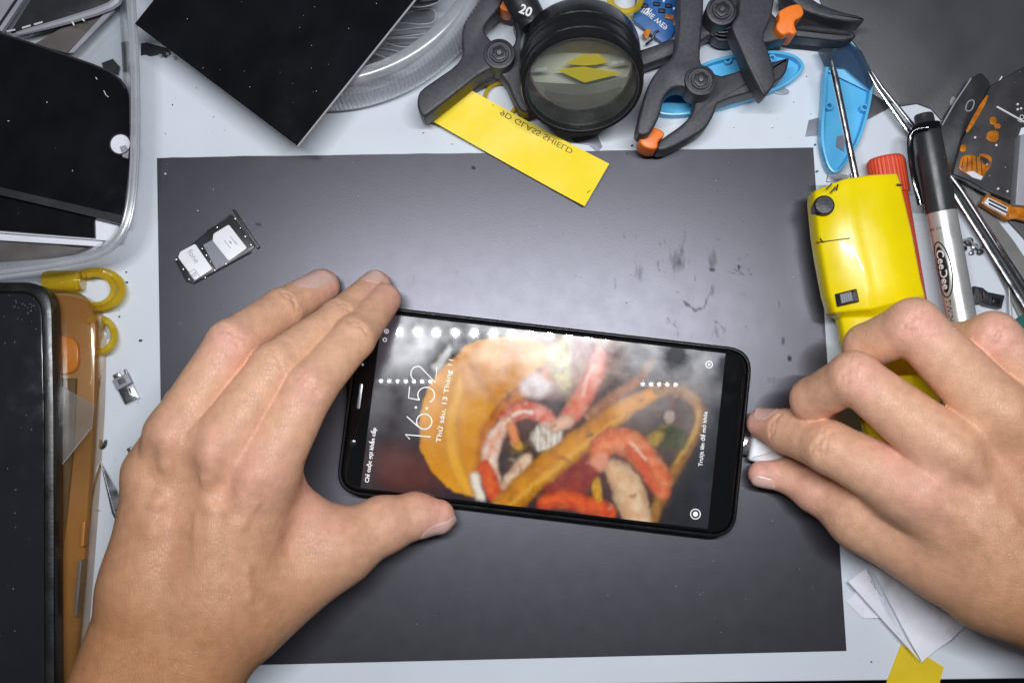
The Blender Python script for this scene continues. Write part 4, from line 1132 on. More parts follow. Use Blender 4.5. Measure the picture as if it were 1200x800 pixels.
# ------------------------------------------------------------------ dark phone and amber case, front left
ac = thing('amber_case', 'see-through amber phone case with a phone back showing under its film', 'phone case', P(60, 540, 0))
ao = roundpoly([(-120, 336), (116, 338), (113, 480), (102, 640), (86, 830), (-120, 830)], [2, 52, 30, 30, 10, 2], 10)
oz = [P(a, b, 1.0)[:2] for a, b in ao]
build('case_shell', *prism_geo(oz, .05, 1.0, .28, 5), M['amber'], ac)
build('case_back', *prism_geo(inset([np.array(p) for p in (oz if area2(oz) > 0 else oz[::-1])], .22), .08, .55, .1), mat('amber_back', srgb(150, 110, 60), .22, var=.45, nscale=18), ac)
build('camera_bump', *plate_geo(roundpoly([(40, 394), (92, 394), (92, 438), (40, 438)], 18, 6), .55, .8, .06), mat('orange_ring', srgb(222, 140, 28), .3, var=.12), ac)
build('phone_back', *plate_geo([(30, 443), (89, 443), (86, 520), (78, 600), (66, 690), (30, 690)], .3, .74, .04), mat('brown_black_back', (0.02, 0.017, 0.013), .3, var=.3), ac)  # dark plate put in for the shading under the film
build('side_key', *plate_geo(roundpoly([(96, 611), (100, 611), (98, 640), (94, 640)], 1.5, 3), .5, 1.03, .02), mat('amber_key', srgb(170, 110, 48), .3), ac)
build('side_key', *plate_geo(roundpoly([(92, 656), (96, 656), (90, 722), (86, 722)], 1.5, 3), .5, 1.03, .02), M['browntrans'], ac)
cf = thing('film_corner', 'thin clear film corner lying over the amber case', 'film', P(80, 500, 1.04))
build('film', *quad_geo([P(50, 440, 1.09), P(111, 474, 1.06), P(108, 500, 1.06), P(50, 572, 1.1)], .012), M['wrapfilm'], cf)
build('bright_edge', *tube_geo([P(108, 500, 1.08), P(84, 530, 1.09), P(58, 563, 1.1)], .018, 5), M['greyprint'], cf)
dp = thing('dark_phone', 'switched off dark phone in a black case lying along the left edge', 'phone', P(-10, 560, 1.05))
po = roundpoly([(-190, 330), (60, 330), (63, 480), (64, 840), (-190, 840)], [5, 34, 5, 5, 5], 8)
pi_ = roundpoly([(-180, 343), (47, 343), (50, 480), (51, 830), (-180, 830)], [5, 26, 5, 5, 5], 8)
A_ = [P(a, b, 1.95)[:2] for a, b in po]; B_ = [P(a, b, 1.95)[:2] for a, b in pi_]
build('case', *merge(ring_geo(A_, B_, 1.08, 1.95, .13), prism_geo(inset([np.array(p) for p in (A_ if area2(A_) > 0 else A_[::-1])], .1), 1.07, 1.3)), M['rubber'], dp)
build('screen', *prism_geo(B_, 1.3, 1.84, .03), M['screenoff'], dp)
for y0_, y1_ in ((421, 446), (455, 474), (478, 532)):
    build('side_key', *quad_geo([P(60.2, y0_, 1.75), P(61.5, y0_, 1.55), P(61.5, y1_, 1.55), P(60.2, y1_, 1.75)], .08), M['darksteel'], dp)
o = dust('dust', [(22 + random.gauss(8, 9), 362 + random.gauss(0, 11), 1.845, random.uniform(.01, .03), random.uniform(0, 3)) for _ in range(30)] + [(random.uniform(2, 46), random.uniform(360, 780), 1.845, random.uniform(.02, .05), random.uniform(0, 3)) for _ in range(8)], .02, M['greyprint'], dp)

# ------------------------------------------------------------------ small things on the white strip
co_ = thing('yellow_tubing', 'translucent yellow tubing coiled between clear tray and amber case', 'tubing', P(105, 345, 0))
build('wrapped_end', *tube_geo([P(52, 329, .5), P(58, 329, .5), P(92, 329, .5), P(97, 329, .5)], [.36, .42, .42, .36], 16), M['yellowclear'], co_)
def loop(cx, cy, rx, ry, z, a0, a1, tilt=0):
    return [P(cx + rx * math.cos(math.radians(a)), cy + ry * math.sin(math.radians(a)), z + .25 * math.sin(math.radians(a * 2))) for a in np.linspace(a0, a1, 40)]
build('coil', *tube_geo(loop(113, 339, 30, 21, .45, -125, 130), .17, 10), M['yellowclear'], co_)
build('coil', *tube_geo(loop(112, 339, 21, 18, .62, -120, 120), .12, 10), M['yellowclear'], co_)
build('coil', *tube_geo(loop(114, 393, 20, 20, .35, -130, 130), .15, 10), M['yellowclear'], co_)
build('wrap_band', *tube_geo([P(90, 319, .9), P(90, 339, .9)], .06, 6), M['yellowclear'], co_)
gc = thing('glass_chip', 'small clear glass chip inside the lower yellow loop', 'chip', P(122, 386, 0))
build('chip_body', *plate_geo([(116, 378), (128, 378), (130, 396), (118, 398)], .02, .1, .02), M['clearplastic'], gc)
build('chip_edge', *tube_geo([P(117, 378, .1), P(129, 379, .1), P(130, 392, .1)], .025, 5), M['white'], gc)

us = thing('usb_plug', 'bare micro USB plug with metal tip on the white bench', 'usb plug', P(149, 454, 0))
fr = frame(P(149.3, 454.5, 0), P(157.5, 471, 0) - P(141, 437.5, 0), z=(0, 0, 1))
build('plug_body', *xf(box_geo(-.28, 0, .16, .46, .66, .26, .03), fr), M['greyframe'], us)
build('metal_tip', *xf(box_geo(.28, 0, .15, .66, .62, .2, .03), fr), M['steel'], us)
build('metal_back', *xf(box_geo(-.60, -.1, .13, .2, .30, .16, .02), fr), M['steel'], us)
build('metal_tab', *xf(box_geo(-.56, .27, .12, .26, .1, .12, .02), fr), M['darksteel'], us)
for dx, dy, sx, sy in ((.22, -.12, .26, .05), (.22, .0, .30, .05), (.22, .12, .26, .05), (.5, -.2, .1, .05), (.5, .2, .1, .05)):
    build('slot', *xf(box_geo(dx, dy, .25, sx, sy, .012), fr), M['blackplastic'], us)
build('seam', *xf(box_geo(-.3, .0, .292, .24, .3, .01), fr), M['darksteel'], us)
kn = thing('scalpel', 'pointed steel scalpel blade poking out from under the left hand', 'scalpel', P(130, 580, 0))
build('blade', *quad_geo([P(117, 538, .14), P(141, 582, .16), P(140, 606, .16), P(133, 602, .16)], .05), M['steel'], kn)
build('blade_back', *quad_geo([P(117, 538, .17), P(135, 605, .19), P(131, 601, .19)], .03), M['blackplastic'], kn)
build('handle', *tube_geo([P(136, 600, .22), P(158, 640, .3), P(185, 690, .35)], [.16, .22, .25], 10), M['darksteel'], kn)
def bit(name, label, cat, px, z1, m, bev=.02, grp=None):
    return tag(plate(name, px, .01, z1, m, None, bev=bev, at=(*P(*np.mean(np.array(px, float), 0), 0)[:2], 0)), label, cat, grp)
bit('rubber_shaving', 'curved dark rubber shaving above the scalpel tip', 'shaving', chaikin([(115, 524), (120, 522), (122, 515), (125, 515), (124, 522), (121, 526), (116, 527)], 1), .14, M['rubber'])
bit('metal_crumb', 'tiny grey metal crumb beside the left hand knuckle', 'crumb', [(148, 526), (153, 523), (156, 528), (151, 531)], .12, M['darksteel'])
bit('clear_shard', 'tiny clear shard beside the amber case below the scalpel', 'shard', [(105, 592), (112, 596), (118, 598), (112, 600)], .06, M['greyprint'], .01)

# ------------------------------------------------------------------ magnifier
lz = 3.6
lc = P(682, 98, lz)
tocam = CAM - lc; tocam /= np.linalg.norm(tocam)
dn = np.array([0, -1.0, 0]); dn -= tocam * (dn @ tocam); dn /= np.linalg.norm(dn)
an = math.radians(37); axl = tocam * math.cos(an) + dn * math.sin(an)
axl = axl + CR * .04; axl /= np.linalg.norm(axl)
lx = np.cross(dn, axl); lx /= np.linalg.norm(lx); ly = np.cross(axl, lx)
lf = (lc, np.stack([lx, ly, axl], 1))
mg = thing('magnifier', 'black round magnifier leaning back with its big lens facing up', 'magnifier', (lc[0], lc[1] + 1, .0))
Rl = 75 * px_len(lz); Ri = 66.5 * px_len(lz)
build('barrel', *xf(lathe_geo([(Ri * .98, -.9), (Ri, -.05), (Ri * 1.005, .10), (Ri * 1.03, .18), (Rl * .965, .17), (Rl * .98, .08), (Rl * .98, -.25), (Rl * .995, -.29), (Rl, -.36), (Rl, -.72), (Rl * .985, -.78), (Rl * .985, -.86), (Rl * .995, -.92), (Rl * .995, -1.12), (Rl * .975, -1.16), (Rl * .975, -1.24), (Rl * .99, -1.28), (Rl * .99, -2.0), (Rl * .95, -2.25), (Ri * .9, -2.3), (Ri * .85, -2.25), (Ri * .93, -.9), (Ri * .98, -.9)], 96, False), lf), mat('glossy_black_barrel', (0.012, 0.012, 0.013), .24, bump=.1, bscale=900, speck=.25, rvar=.1), mg, sharp=30)
build('lens', *xf(lathe_geo([(0.001, .22), (Ri * .3, .20), (Ri * .6, .13), (Ri * .85, .03), (Ri * .99, -.06), (Ri * .99, -.2), (Ri * .8, -.24), (.001, -.28)], 72, False), lf), M['lens'], mg, sharp=60)
build('ring_highlight', *xf(tube_geo([(Ri * 1.02 * math.cos(a), Ri * 1.02 * math.sin(a), .17) for a in np.linspace(0, 2 * math.pi, 97)[:-1]], .03, 6, True), lf), M['clampplastic'], mg)
build('inner_lens', *xf(lathe_geo([(.001, -1.15), (Ri * .93, -1.13), (Ri * .93, -1.2), (.001, -1.22)], 60, False), lf), mat('lens_backing', (.82, .79, .74), .25, var=.2, nscale=30), mg)  # opaque pale disc added inside the barrel to brighten the lens
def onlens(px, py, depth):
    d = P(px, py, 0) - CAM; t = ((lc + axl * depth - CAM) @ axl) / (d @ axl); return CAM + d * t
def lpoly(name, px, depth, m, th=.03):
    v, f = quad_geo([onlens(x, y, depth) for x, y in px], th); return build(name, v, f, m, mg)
lpoly('yellow_reflector', [(652, 82), (684, 79), (727, 86), (722, 88), (685, 97)], -.7, M['yellowcard'])  # flat yellow pieces painted in as the card's reflection in the lens
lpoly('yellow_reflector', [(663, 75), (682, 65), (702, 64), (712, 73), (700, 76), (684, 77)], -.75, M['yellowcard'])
lpoly('glass_shelf', [(619, 96), (652, 98), (690, 100), (748, 88), (745, 122), (715, 148), (680, 152), (640, 138)], -.95, mat('dark_glass_layer', (0.26, 0.255, 0.235), .2, var=.4, nscale=25))  # opaque darker pieces giving the lower lens its grey-green tone
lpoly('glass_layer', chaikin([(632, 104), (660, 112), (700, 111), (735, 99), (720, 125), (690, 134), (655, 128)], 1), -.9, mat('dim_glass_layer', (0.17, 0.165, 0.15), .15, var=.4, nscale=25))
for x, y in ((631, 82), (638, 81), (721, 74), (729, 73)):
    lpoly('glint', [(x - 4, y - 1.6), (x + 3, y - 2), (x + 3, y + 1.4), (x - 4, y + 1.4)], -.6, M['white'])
# white figures on the barrel shoulder
def side_text(body, px, py, size, ang, nm):
    o = P(px, py, 4.0); fr = frame(o, [math.cos(ang), math.sin(ang), 0], z=tocam)
    return xf(text_geo(body, size, (np.zeros(3), np.eye(3)), bold=.012), fr)
mh = build('handle', *tube_geo([P(626, 28, 3.0), P(612, 4, 3.0), P(590, -36, 3.0)], [.55, .62, .62], 20, False, .8), M['blackplastic'], mg)
build('figures', *side_text('20', 616, 13, .48, 2.1 - math.pi / 2 - .95, ''), M['whiteprint'], mh)

# ------------------------------------------------------------------ spring clamps
def clamp(label, at, arms, pivot, pads, pr=19, z0=.3, zt=2.0):
    t = thing('spring_clamp', label, 'clamp', P(*at, 0), 'black spring clamps with orange pads')
    for pxp, za, zb_, it in arms:
        arm = plate_geo(chaikin(pxp, it), za, zb_, .10)
        a_ = build('clamp_arm', *arm, M['clampplastic'], t)
    px_, py_, zp = pivot
    c = P(px_, py_, zp); r = pr * px_len(zp)
    build('pivot_boss', *xf(lathe_geo([(r * .98, -1.3), (r, -.1), (r * .96, 0), (r * .8, .03), (r * .76, -.03), (r * .62, -.03), (r * .58, .05), (.0005, .05)], 40, False), (c, np.eye(3))), M['clampplastic'], t)
    hexp = [np.array([math.cos(math.pi / 3 * k + .3), math.sin(math.pi / 3 * k + .3)]) * r * .5 for k in range(6)]
    hi = [p * .62 for p in hexp]
    nut = build('hex_nut', *xf(ring_geo(hexp, hi, .02, .14, .02), (c, np.eye(3))), M['blackplastic'], t)
    build('bolt_end', *xf(lathe_geo([(r * .2, -.1), (r * .2, .1), (r * .15, .13), (.0005, .13)], 14, False), (c, np.eye(3))), M['darksteel'], nut)
    for pxp, za, zb_ in pads:
        build('jaw_pad', *plate_geo(chaikin(pxp, 1), za, zb_, .08), M['orange'], t)
    return t
clamp('black spring clamp between the ribbed jar and the magnifier', (560, 80),
      [([(556, -40), (562, 0), (548, 18), (542, 32), (541, 50), (543, 64), (534, 77), (512, 92), (493, 105), (489, 114), (489, 127), (495, 137), (500, 136), (540, 105), (566, 84), (590, 76), (590, 60), (576, 48), (567, 38), (569, 28), (583, 12), (590, 0), (600, -40)], .9, 2.1, 1),
       ([(590, 66), (602, 54), (606, 40), (600, 20), (606, 14), (622, 22), (622, 60), (616, 88), (624, 118), (621, 132), (610, 131), (602, 116), (592, 92), (580, 84)], .4, 1.5, 1),
       ([(499, 137), (540, 108), (572, 86), (582, 86), (586, 90), (562, 100), (534, 114), (503, 138)], .3, .9, 1)],
      (585, 63, 2.2), [([(585, -2), (603, -2), (606, 8), (600, 14), (589, 13), (584, 6)], 1.0, 2.0)])
clamp('dusty grey black spring clamp resting across the blue shell, jaws pointing forward', (810, 100),
      [([(796, -60), (825, -60), (825, 0), (822, 40), (820, 66), (822, 76), (836, 88), (830, 104), (808, 104), (796, 101), (786, 104), (777, 116), (774, 134), (763, 155), (756, 159), (746, 157), (747, 145), (752, 126), (757, 106), (764, 91), (774, 78), (786, 70), (793, 56), (796, 20)], 1.5, 2.6, 1),
       ([(826, 76), (841, 90), (860, 85), (878, 79), (904, 73), (925, 67), (925, 70), (922, 84), (914, 94), (886, 107), (862, 113), (848, 118), (840, 122), (838, 132), (828, 150), (812, 160), (790, 172), (776, 177), (769, 175), (772, 166), (782, 158), (800, 146), (812, 132), (815, 116), (812, 104)], .6, 1.7, 1)],
      (821, 94, 2.75), [([(748, 162), (756, 152), (765, 148), (779, 154), (778, 160), (771, 165), (771, 174), (762, 175), (752, 171)], .7, 1.9)])
cc = clamp('black spring clamp at the back with the wide orange jaw pad', (880, 40),
      [([(862, -50), (868, 14), (857, 28), (858, 36), (866, 54), (876, 77), (888, 101), (894, 112), (898, 112), (909, 98), (908, 84), (901, 60), (894, 42), (900, 30), (906, 16), (912, -50)], 1.9, 3.0, 1),
       ([(740, 62), (770, 52), (800, 42), (826, 26), (846, 20), (846, 36), (836, 38), (812, 56), (780, 68), (748, 80)], .5, 1.4, 1),
       ([(872, -20), (900, 10), (920, 32), (930, 38), (925, 44), (896, 52), (886, 46), (868, 20)], .9, 1.8, 1),
       ([(926, 32), (940, 28), (965, 31), (1000, 36), (1005, 44), (985, 49), (950, 45), (930, 43)], .9, 1.7, 1),
       ([(930, -20), (952, 0), (980, 12), (1014, 20), (1012, 26), (980, 24), (944, 14), (935, 6), (915, -10)], .9, 2.0, 1)],
      (846, 12, 2.5), [([(918, 10), (926, 6), (938, 4), (943, 14), (940, 20), (931, 24), (932, 32), (935, 38), (929, 41), (925, 38), (918, 42), (911, 36), (909, 30), (914, 22), (912, 14)], 1.0, 2.3)])
sg_ = []
for k in range(3):
    z_ = 1.9 - .22 * k; c = P(847, 27 + 4 * k, z_)
    sg_.append(tube_geo([c + [.42 * math.cos(a), .26 * math.sin(a), 0] for a in np.linspace(math.pi, 2 * math.pi, 14)], .05, 6))
build('spring', *merge(*sg_), M['darksteel'], cc)
build('spring_seat', *plate_geo(chaikin([(832, 34), (862, 34), (866, 44), (858, 50), (838, 48)], 1), .4, 1.2, .08), M['clampplastic'], cc)
build('rib', *merge(tube_geo([P(932, 34, 1.75), P(966, 38, 1.75), P(996, 41, 1.7)], .05, 6), tube_geo([P(930, 42, 1.65), P(985, 48, 1.65)], .04, 6)), M['blackplastic'], cc)
bit('paper_slip', 'small white paper slip under the forward clamp jaws', 'paper', [(768, 152), (806, 143), (803, 178), (772, 180)], .04, M['white'], 0)
bit('grey_sticker', 'torn grey sticker under the front of the magnifier', 'sticker', [(668, 162), (700, 158), (706, 172), (700, 178), (690, 170), (676, 168)], .05, M['greytape'], .01)
bit('clear_scrap', 'small clear plastic scrap beside the blue shell tip', 'plastic scrap', chaikin([(906, 104), (918, 102), (926, 106), (924, 111), (908, 110)], 1), .12, M['frosted'])
gr_ = thing('yellow_ring', 'thin yellow plastic ring standing out behind the yellow card', 'ring', P(590, 120, .1))
build('ring', *tube_geo([P(587 + 19 * math.cos(a), 117 + 20 * math.sin(a), .3) for a in np.linspace(0, 2 * math.pi, 40)[:-1]], .08, 8, True), M['yellowclear'], gr_)
g2 = thing('yellow_coil', 'yellow tubing loop peeking out behind the magnifier', 'tubing', P(735, 5, .3))
build('loop', *tube_geo([P(733 + 18 * math.cos(a), -2 + 16 * math.sin(a), 1.2) for a in np.linspace(0, 2 * math.pi, 40)[:-1]], .14, 8, True), M['yellowclear'], g2)

# ------------------------------------------------------------------ blue circuit board
bb = thing('blue_board', 'blue circuit board fragment with white marks and gold pads by the magnifier', 'circuit board', P(772, 25, .3))
build('board', *plate_geo([(748, -30), (800, -30), (796, 24), (786, 46), (776, 50), (756, 34), (742, 24)], .3, .5, .02), M['pcbblue'], bb)
frb = frame(P(768, 22, .51), P(781, 34, .51) - P(754, 12, .51), z=(0, 0, 1))
build('lettering', *merge(xf(text_geo('THE WE9', .3, (np.zeros(3), np.eye(3)), mirror=True, bold=.005), frb), *[xf(box_geo(-.62 + .09 * k, -.02 + .02 * k, 0, .04, .34, .01), frb) for k in range(4)]), M['whiteprint'], bb)
for k, pxp in enumerate(([(780, 16), (790, 18), (789, 23), (779, 21)], [(753, 40), (758, 33), (764, 36), (758, 46)], [(789, 24), (795, 22), (795, 28), (790, 30)])):
    build('gold_pad', *plate_geo(pxp, .4, .62, .03), M['orangeflex'], bb)
for x, y in ((756, 6), (770, 4), (784, 6), (776, 12)):
    build('component', *plate_geo([(x - 4, y - 2.5), (x + 4, y - 1.5), (x + 3.6, y + 2.5), (x - 4, y + 2)], .45, .66, .03), M['blackplastic'], bb)
for x, y in ((760, 11), (778, 1), (790, 10), (765, -2)):
    build('solder_spot', *plate_geo(arc(x, y, 1.6, 0, 320, 8), .45, .56, .02), M['white'], bb)
build('wire', *tube_geo([P(757, 52, .35), P(764, 47, .55), P(768, 38, .6), P(772, 36, .6)], .05, 6), M['blackplastic'], bb)

# ------------------------------------------------------------------ blue plastic shells
def shell(label, at, px, zb_, zt, wall, bosses, par_extra=None):
    t = thing('blue_shell', label, 'shell', P(*at, zb_), 'sky blue plastic tool shells')
    po = chaikin(px, 2); o = [P(a, b, zt)[:2] for a, b in po]
    if area2(o) < 0: o = o[::-1]
    i_ = inset([np.array(p) for p in o], wall)
    build('rim', *ring_geo(o, i_, zb_, zt, .03), M['blue'], t)
    build('floor_plate', *prism_geo(inset([np.array(p) for p in o], wall * .5), zb_, zb_ + .12), M['blue'], t)
    for x, y in bosses:
        c = P(x, y, zt - .1); r = .16
        build('screw_boss', *xf(lathe_geo([(r * .55, -.5), (r * .55, 0), (r, 0), (r, -.5)], 18, False), (c, np.eye(3))), M['blue'], t)
    return t
shell('sky blue oval plastic shell half lying under the forward clamp', (860, 95), [(768, 134), (770, 118), (785, 98), (825, 72), (862, 63), (900, 58), (930, 62), (944, 74), (940, 86), (922, 100), (896, 111), (846, 127), (800, 136)], .02, .55, .13, [(853, 70), (862, 116), (905, 68)])
s2_ = shell('sky blue pointed plastic shell standing behind the yellow tool', (990, 130), [(966, 84), (974, 62), (986, 46), (1000, 50), (1012, 66), (1023, 92), (1023, 112), (1014, 150), (1004, 174), (985, 203), (972, 202), (963, 172), (962, 150), (965, 118)], .13, .7, .12, [(972, 124), (1013, 126)])
build('ridge', *quad_geo([P(970, 84, .45), P(990, 74, .55), P(1012, 90, .5), P(1019, 108, .45)], .04), M['blue'], s2_)
build('film_patch', *plate_geo([(981, 160), (990, 158), (989, 178), (980, 172)], .26, .3), M['greytape'], s2_)
sm_ = thing('smoky_film', 'dark see-through film laid over the back tip of the blue shell', 'film', P(995, 65, .8))
build('film', *quad_geo([P(966, 78, .76), P(958, 60, .8), P(986, 44, .78), P(1010, 60, .78), P(1026, 94, .76), P(1020, 106, .76), P(990, 80, .76)], .02), M['smokefilm'], sm_)
bit('grey_tape', 'grey tape tab sticking out left of the pointed blue shell', 'tape', [(948, 141), (966, 136), (966, 158), (944, 160)], .06, M['greytape'], .01)
bit('dark_corner', 'dark triangular plastic corner right of the pointed blue shell', 'plastic scrap', [(1020, 108), (1046, 124), (1016, 140)], .2, M['matdark'], .02)

# ------------------------------------------------------------------ red tube, yellow tool, marker
ra, rb = P(1037, 185, .75), P(1074, 400, .75)
fr, ln = axis_frame(ra, rb)
rt = thing('red_tube', 'red tube with a ribbed screw cap lying under the yellow tool', 'tube', (ra[0], ra[1], 0))
along = (fr[0], np.stack([fr[1][:, 1], fr[1][:, 2], fr[1][:, 0]], 1))
build('tube_body', *xf(lathe_geo([(.3, 1.4), (.62, 1.45), (.66, 1.6), (.66, ln * .98), (.5, ln)], 40), along), M['red'], rt)
build('cap', *xf(lathe_geo([(.001, 0), (.64, .0), (.72, .08), (.74, .2), (.74, 1.5), (.6, 1.55)], 240, False, lambda a, z: 1 + (.035 * math.cos(a * 30) if .1 < z < 1.45 else 0)), along), M['red'], rt)

ya, yb = P(1007, 214, 2.6), P(1042, 400, 2.6)
yfr, yl = axis_frame(ya, yb)                       # x runs down the tool, y to its right side seen from above -> left in the picture
Wl = lambda px, py, z: (np.array([P(px, py, z) - yfr[0]]) @ yfr[1])[0]
yt = thing('yellow_power_tool', 'yellow plastic hand tool with black knob and long steel shaft', 'power tool', (ya[0], ya[1], .6))
# stations down the tool: left edge, ridge and right edge, with the sloping left facet lower than the top
stn = []
for L_, Rr, R_, zl, zr in (((953, 224), (990, 209), (1053, 203), 2.15, 2.9), ((954, 235), (990, 215), (1056, 212), 2.35, 2.95), ((958, 275), (1000, 270), (1064, 245), 2.35, 3.0), ((962, 300), (1006, 296), (1070, 272), 2.35, 3.0), ((970, 345), (1016, 340), (1080, 325), 2.3, 3.0), ((976, 366), (1020, 362), (1085, 345), 2.25, 2.9), ((984, 372), (1024, 370), (1086, 356), 1.95, 2.5), ((990, 405), (1030, 400), (1092, 390), 1.9, 2.4), ((1006, 470), (1046, 468), (1100, 455), 1.9, 2.3), ((1020, 520), (1060, 515), (1110, 500), 1.8, 2.2), ((1030, 545), (1066, 540), (1112, 525), 1.6, 2.0)):
    l = P(*L_, zl); g = P(*Rr, zr - .12); r = P(*R_, zr - .35)
    m1 = g * .55 + r * .45; m1[2] = zr; 
    rr_ = r.copy(); ll = l.copy()
    ringp = [np.array([l[0], l[1], 1.25]) * 1.0, l - [0, 0, .12], l * .94 + g * .06 + [0, 0, .02], l * .5 + g * .5 + [0, 0, .05], g * .93 + l * .07 + [0, 0, .02], g, g * .8 + m1 * .2 + [0, 0, -.02], g * .55 + m1 * .45 + [0, 0, .01], m1, m1 * .55 + r * .45 + [0, 0, .02], r * .93 + m1 * .07 + [0, 0, .02], r - [0, 0, .12], np.array([r[0], r[1], 1.25])]
    # a shallow groove beside the ridge
    ringp[7] = ringp[7] - [0, 0, .07]
    stn.append(ringp)
nr = len(stn[0]); V = [p for s_ in stn for p in s_]; F = []
for i in range(len(stn) - 1):
    for k in range(nr):
        k2 = (k + 1) % nr; F.append((i * nr + k, i * nr + k2, (i + 1) * nr + k2, (i + 1) * nr + k))
F.append(tuple(range(nr))[::-1]); F.append(tuple((len(stn) - 1) * nr + k for k in range(nr)))
yb_ = build('tool_body', V, [q[::-1] for q in F], M['yellowtool'], yt, sharp=50)
bv = yb_.modifiers.new('soft_edges', 'BEVEL'); bv.width = .0011; bv.segments = 3; bv.limit_method = 'ANGLE'; bv.angle_limit = math.radians(28)
kc = P(964.5, 243, 2.35)
kz = np.array([-.12, .05, 1.0]); kz /= np.linalg.norm(kz); kf = frame(kc, [1, 0, .12], z=kz)
build('knob', *xf(lathe_geo([(.40, -.5), (.40, .28), (.38, .36), (.33, .40), (.001, .42)], 40), kf), M['blackplastic'], yt)
sc_ = P(992, 349, 2.62)
sfx = P(1004, 346, 2.85) - P(980, 352, 2.45); sf_ = frame(sc_ + np.array([0, 0, .03]), sfx, y=[.1, 1, 0])
slot = build('switch_slot', *xf(box_geo(0, 0, 0, .84, .50, .10, .03), sf_), M['blackplastic'], yt)
build('switch_slider', *xf(merge(*[box_geo(-.17 + .085 * k, 0, .07, .055, .36, .06, .01) for k in range(5)], box_geo(0, 0, .05, .44, .36, .03)), sf_), M['greyframe'], slot)
build('seam_line', *tube_geo([P(956, 284, 2.38), P(975, 282, 2.58), P(996, 279, 2.86)], .022, 5), M['print'], yt)
build('scuff', *merge(*[tube_geo([P(*a, 2.92), P(*b, 2.95)], .028, 5) for a, b in (((968, 222), (975, 215)), ((973, 226), (979, 219)), ((982, 216), (980, 223)))], *[tube_geo([P(*a, 2.45), P(*b, 2.48)], .022, 5) for a, b in (((961, 279), (964, 283)), ((963, 284), (968, 283)), ((966, 279), (970, 281)))]), M['blackprint'], yt)
build('scratch', *tube_geo([P(1051, 216, 2.9), P(1058, 217, 2.8)], .03, 5), M['print'], yt)
shaft = build('shaft', *tube_geo([P(976, 80, 2.3), P(979, 92, 2.3), P(1004, 214, 2.2)], [.12, .135, .135], 16), M['steel'], yt)
build('shaft_tip', *tube_geo([P(972, 58, 2.35), P(974, 70, 2.35), P(977, 84, 2.3)], [.05, .07, .08], 10), M['steel'], shaft)
build('clip_plate', *quad_geo([P(970, 205, 2.0), P(999, 204, 2.0), P(999, 212, 2.0), P(969, 213, 2.0)], .12), M['steel'], yt)
build('clip_lip', *quad_geo([P(973, 206, 2.03), P(995, 205.5, 2.03), P(995, 209, 2.03), P(973, 210, 2.03)], .02), M['darksteel'], yt)

ma, mb = P(1082, 134, 1.35), P(1132, 405, 1.35)
mfr, ml = axis_frame(ma, mb)
mk = thing('marker_pen', 'silver marker pen with a black clip cap and round emblem', 'marker', (ma[0], ma[1], .6))
ma_ = (mfr[0], np.stack([mfr[1][:, 1], mfr[1][:, 2], mfr[1][:, 0]], 1))
cl_ = np.linalg.norm(P(1103, 249, 1.35) - ma)
build('barrel', *xf(lathe_geo([(.45, cl_ - .4), (.575, cl_ - .05), (.58, cl_ + .05), (.585, ml), (.4, ml + .2)], 48), ma_), M['silverpen'], mk)
build('cap', *xf(lathe_geo([(.001, -.02), (.33, 0), (.38, .06), (.39, .35), (.41, .42), (.50, .46), (.535, .55), (.55, .9), (.575, cl_ * .55), (.57, cl_ * .56), (.61, cl_ - .02), (.58, cl_)], 48), ma_), mat('glossy_black_cap', (0.035, 0.035, 0.037), .33, var=.3, nscale=50, speck=.2), mk)
def onpen(px, py, lift=0.0, r=.58):
    """point on the barrel's upper side seen at this pixel"""
    d = P(px, py, 0) - CAM; d /= np.linalg.norm(d); ax_ = mfr[1][:, 0]; o = CAM - mfr[0]
    dp_ = d - ax_ * (d @ ax_); op = o - ax_ * (o @ ax_); R = r + lift
    A = dp_ @ dp_; B = 2 * dp_ @ op; Cc = op @ op - R * R; D = max(0, B * B - 4 * A * Cc)
    t = (-B - math.sqrt(D)) / (2 * A); return CAM + d * t
cp = [(1088, 149), (1079, 150), (1070, 153), (1066, 164), (1068, 190), (1073, 216), (1079, 240)]
zc_ = [2.0, 1.95, 1.85, 1.75, 1.7, 1.7, 1.65]
build('clip', *tube_geo(chaikin([P(x, y, z) for (x, y), z in zip(cp, zc_)], 2, False), .13, 10, False, .7), M['blackgloss'], mk)
build('cap_collar', *xf(lathe_geo([(.45, .40), (.565, .44), (.57, .72), (.5, .76)], 40, False), ma_), M['blackgloss'], mk)
# emblem wrapped on the barrel: oval badge with lettering
ax_ = mfr[1][:, 0]
e0 = onpen(1104.5, 316); rel = e0 - mfr[0]; s0 = rel @ ax_; yv = rel - ax_ * s0; th0 = math.atan2(yv @ mfr[1][:, 2], yv @ mfr[1][:, 1])
def wrap(geo, lift, r=.584):
    """flat x along the pen, y across it -> laid round the barrel"""
    o = []
    for x, y, z in np.asarray(geo[0], float):
        th = th0 - y / r; R = r + lift + z
        o.append(mfr[0] + ax_ * (s0 + x) + (mfr[1][:, 1] * math.cos(th) + mfr[1][:, 2] * math.sin(th)) * R)
    return np.array(o), geo[1]
def oval_ring(a, b, wd):
    return ribbon_geo([(a * math.cos(t), b * math.sin(t)) for t in np.linspace(0, 2 * math.pi, 49)], wd, .004)
def oval(a, b, n=8):
    V = [(0, 0, 0)]; F = []
    for k in range(1, n + 1):
        for j in range(36):
            t = 2 * math.pi * j / 36; V.append((a * k / n * math.cos(t), b * k / n * math.sin(t), 0))
    for j in range(36): F.append((0, 1 + j, 1 + (j + 1) % 36))
    for k in range(n - 1):
        for j in range(36):
            q0 = 1 + k * 36; F.append((q0 + j, q0 + 36 + j, q0 + 36 + (j + 1) % 36, q0 + (j + 1) % 36))
    return V, F
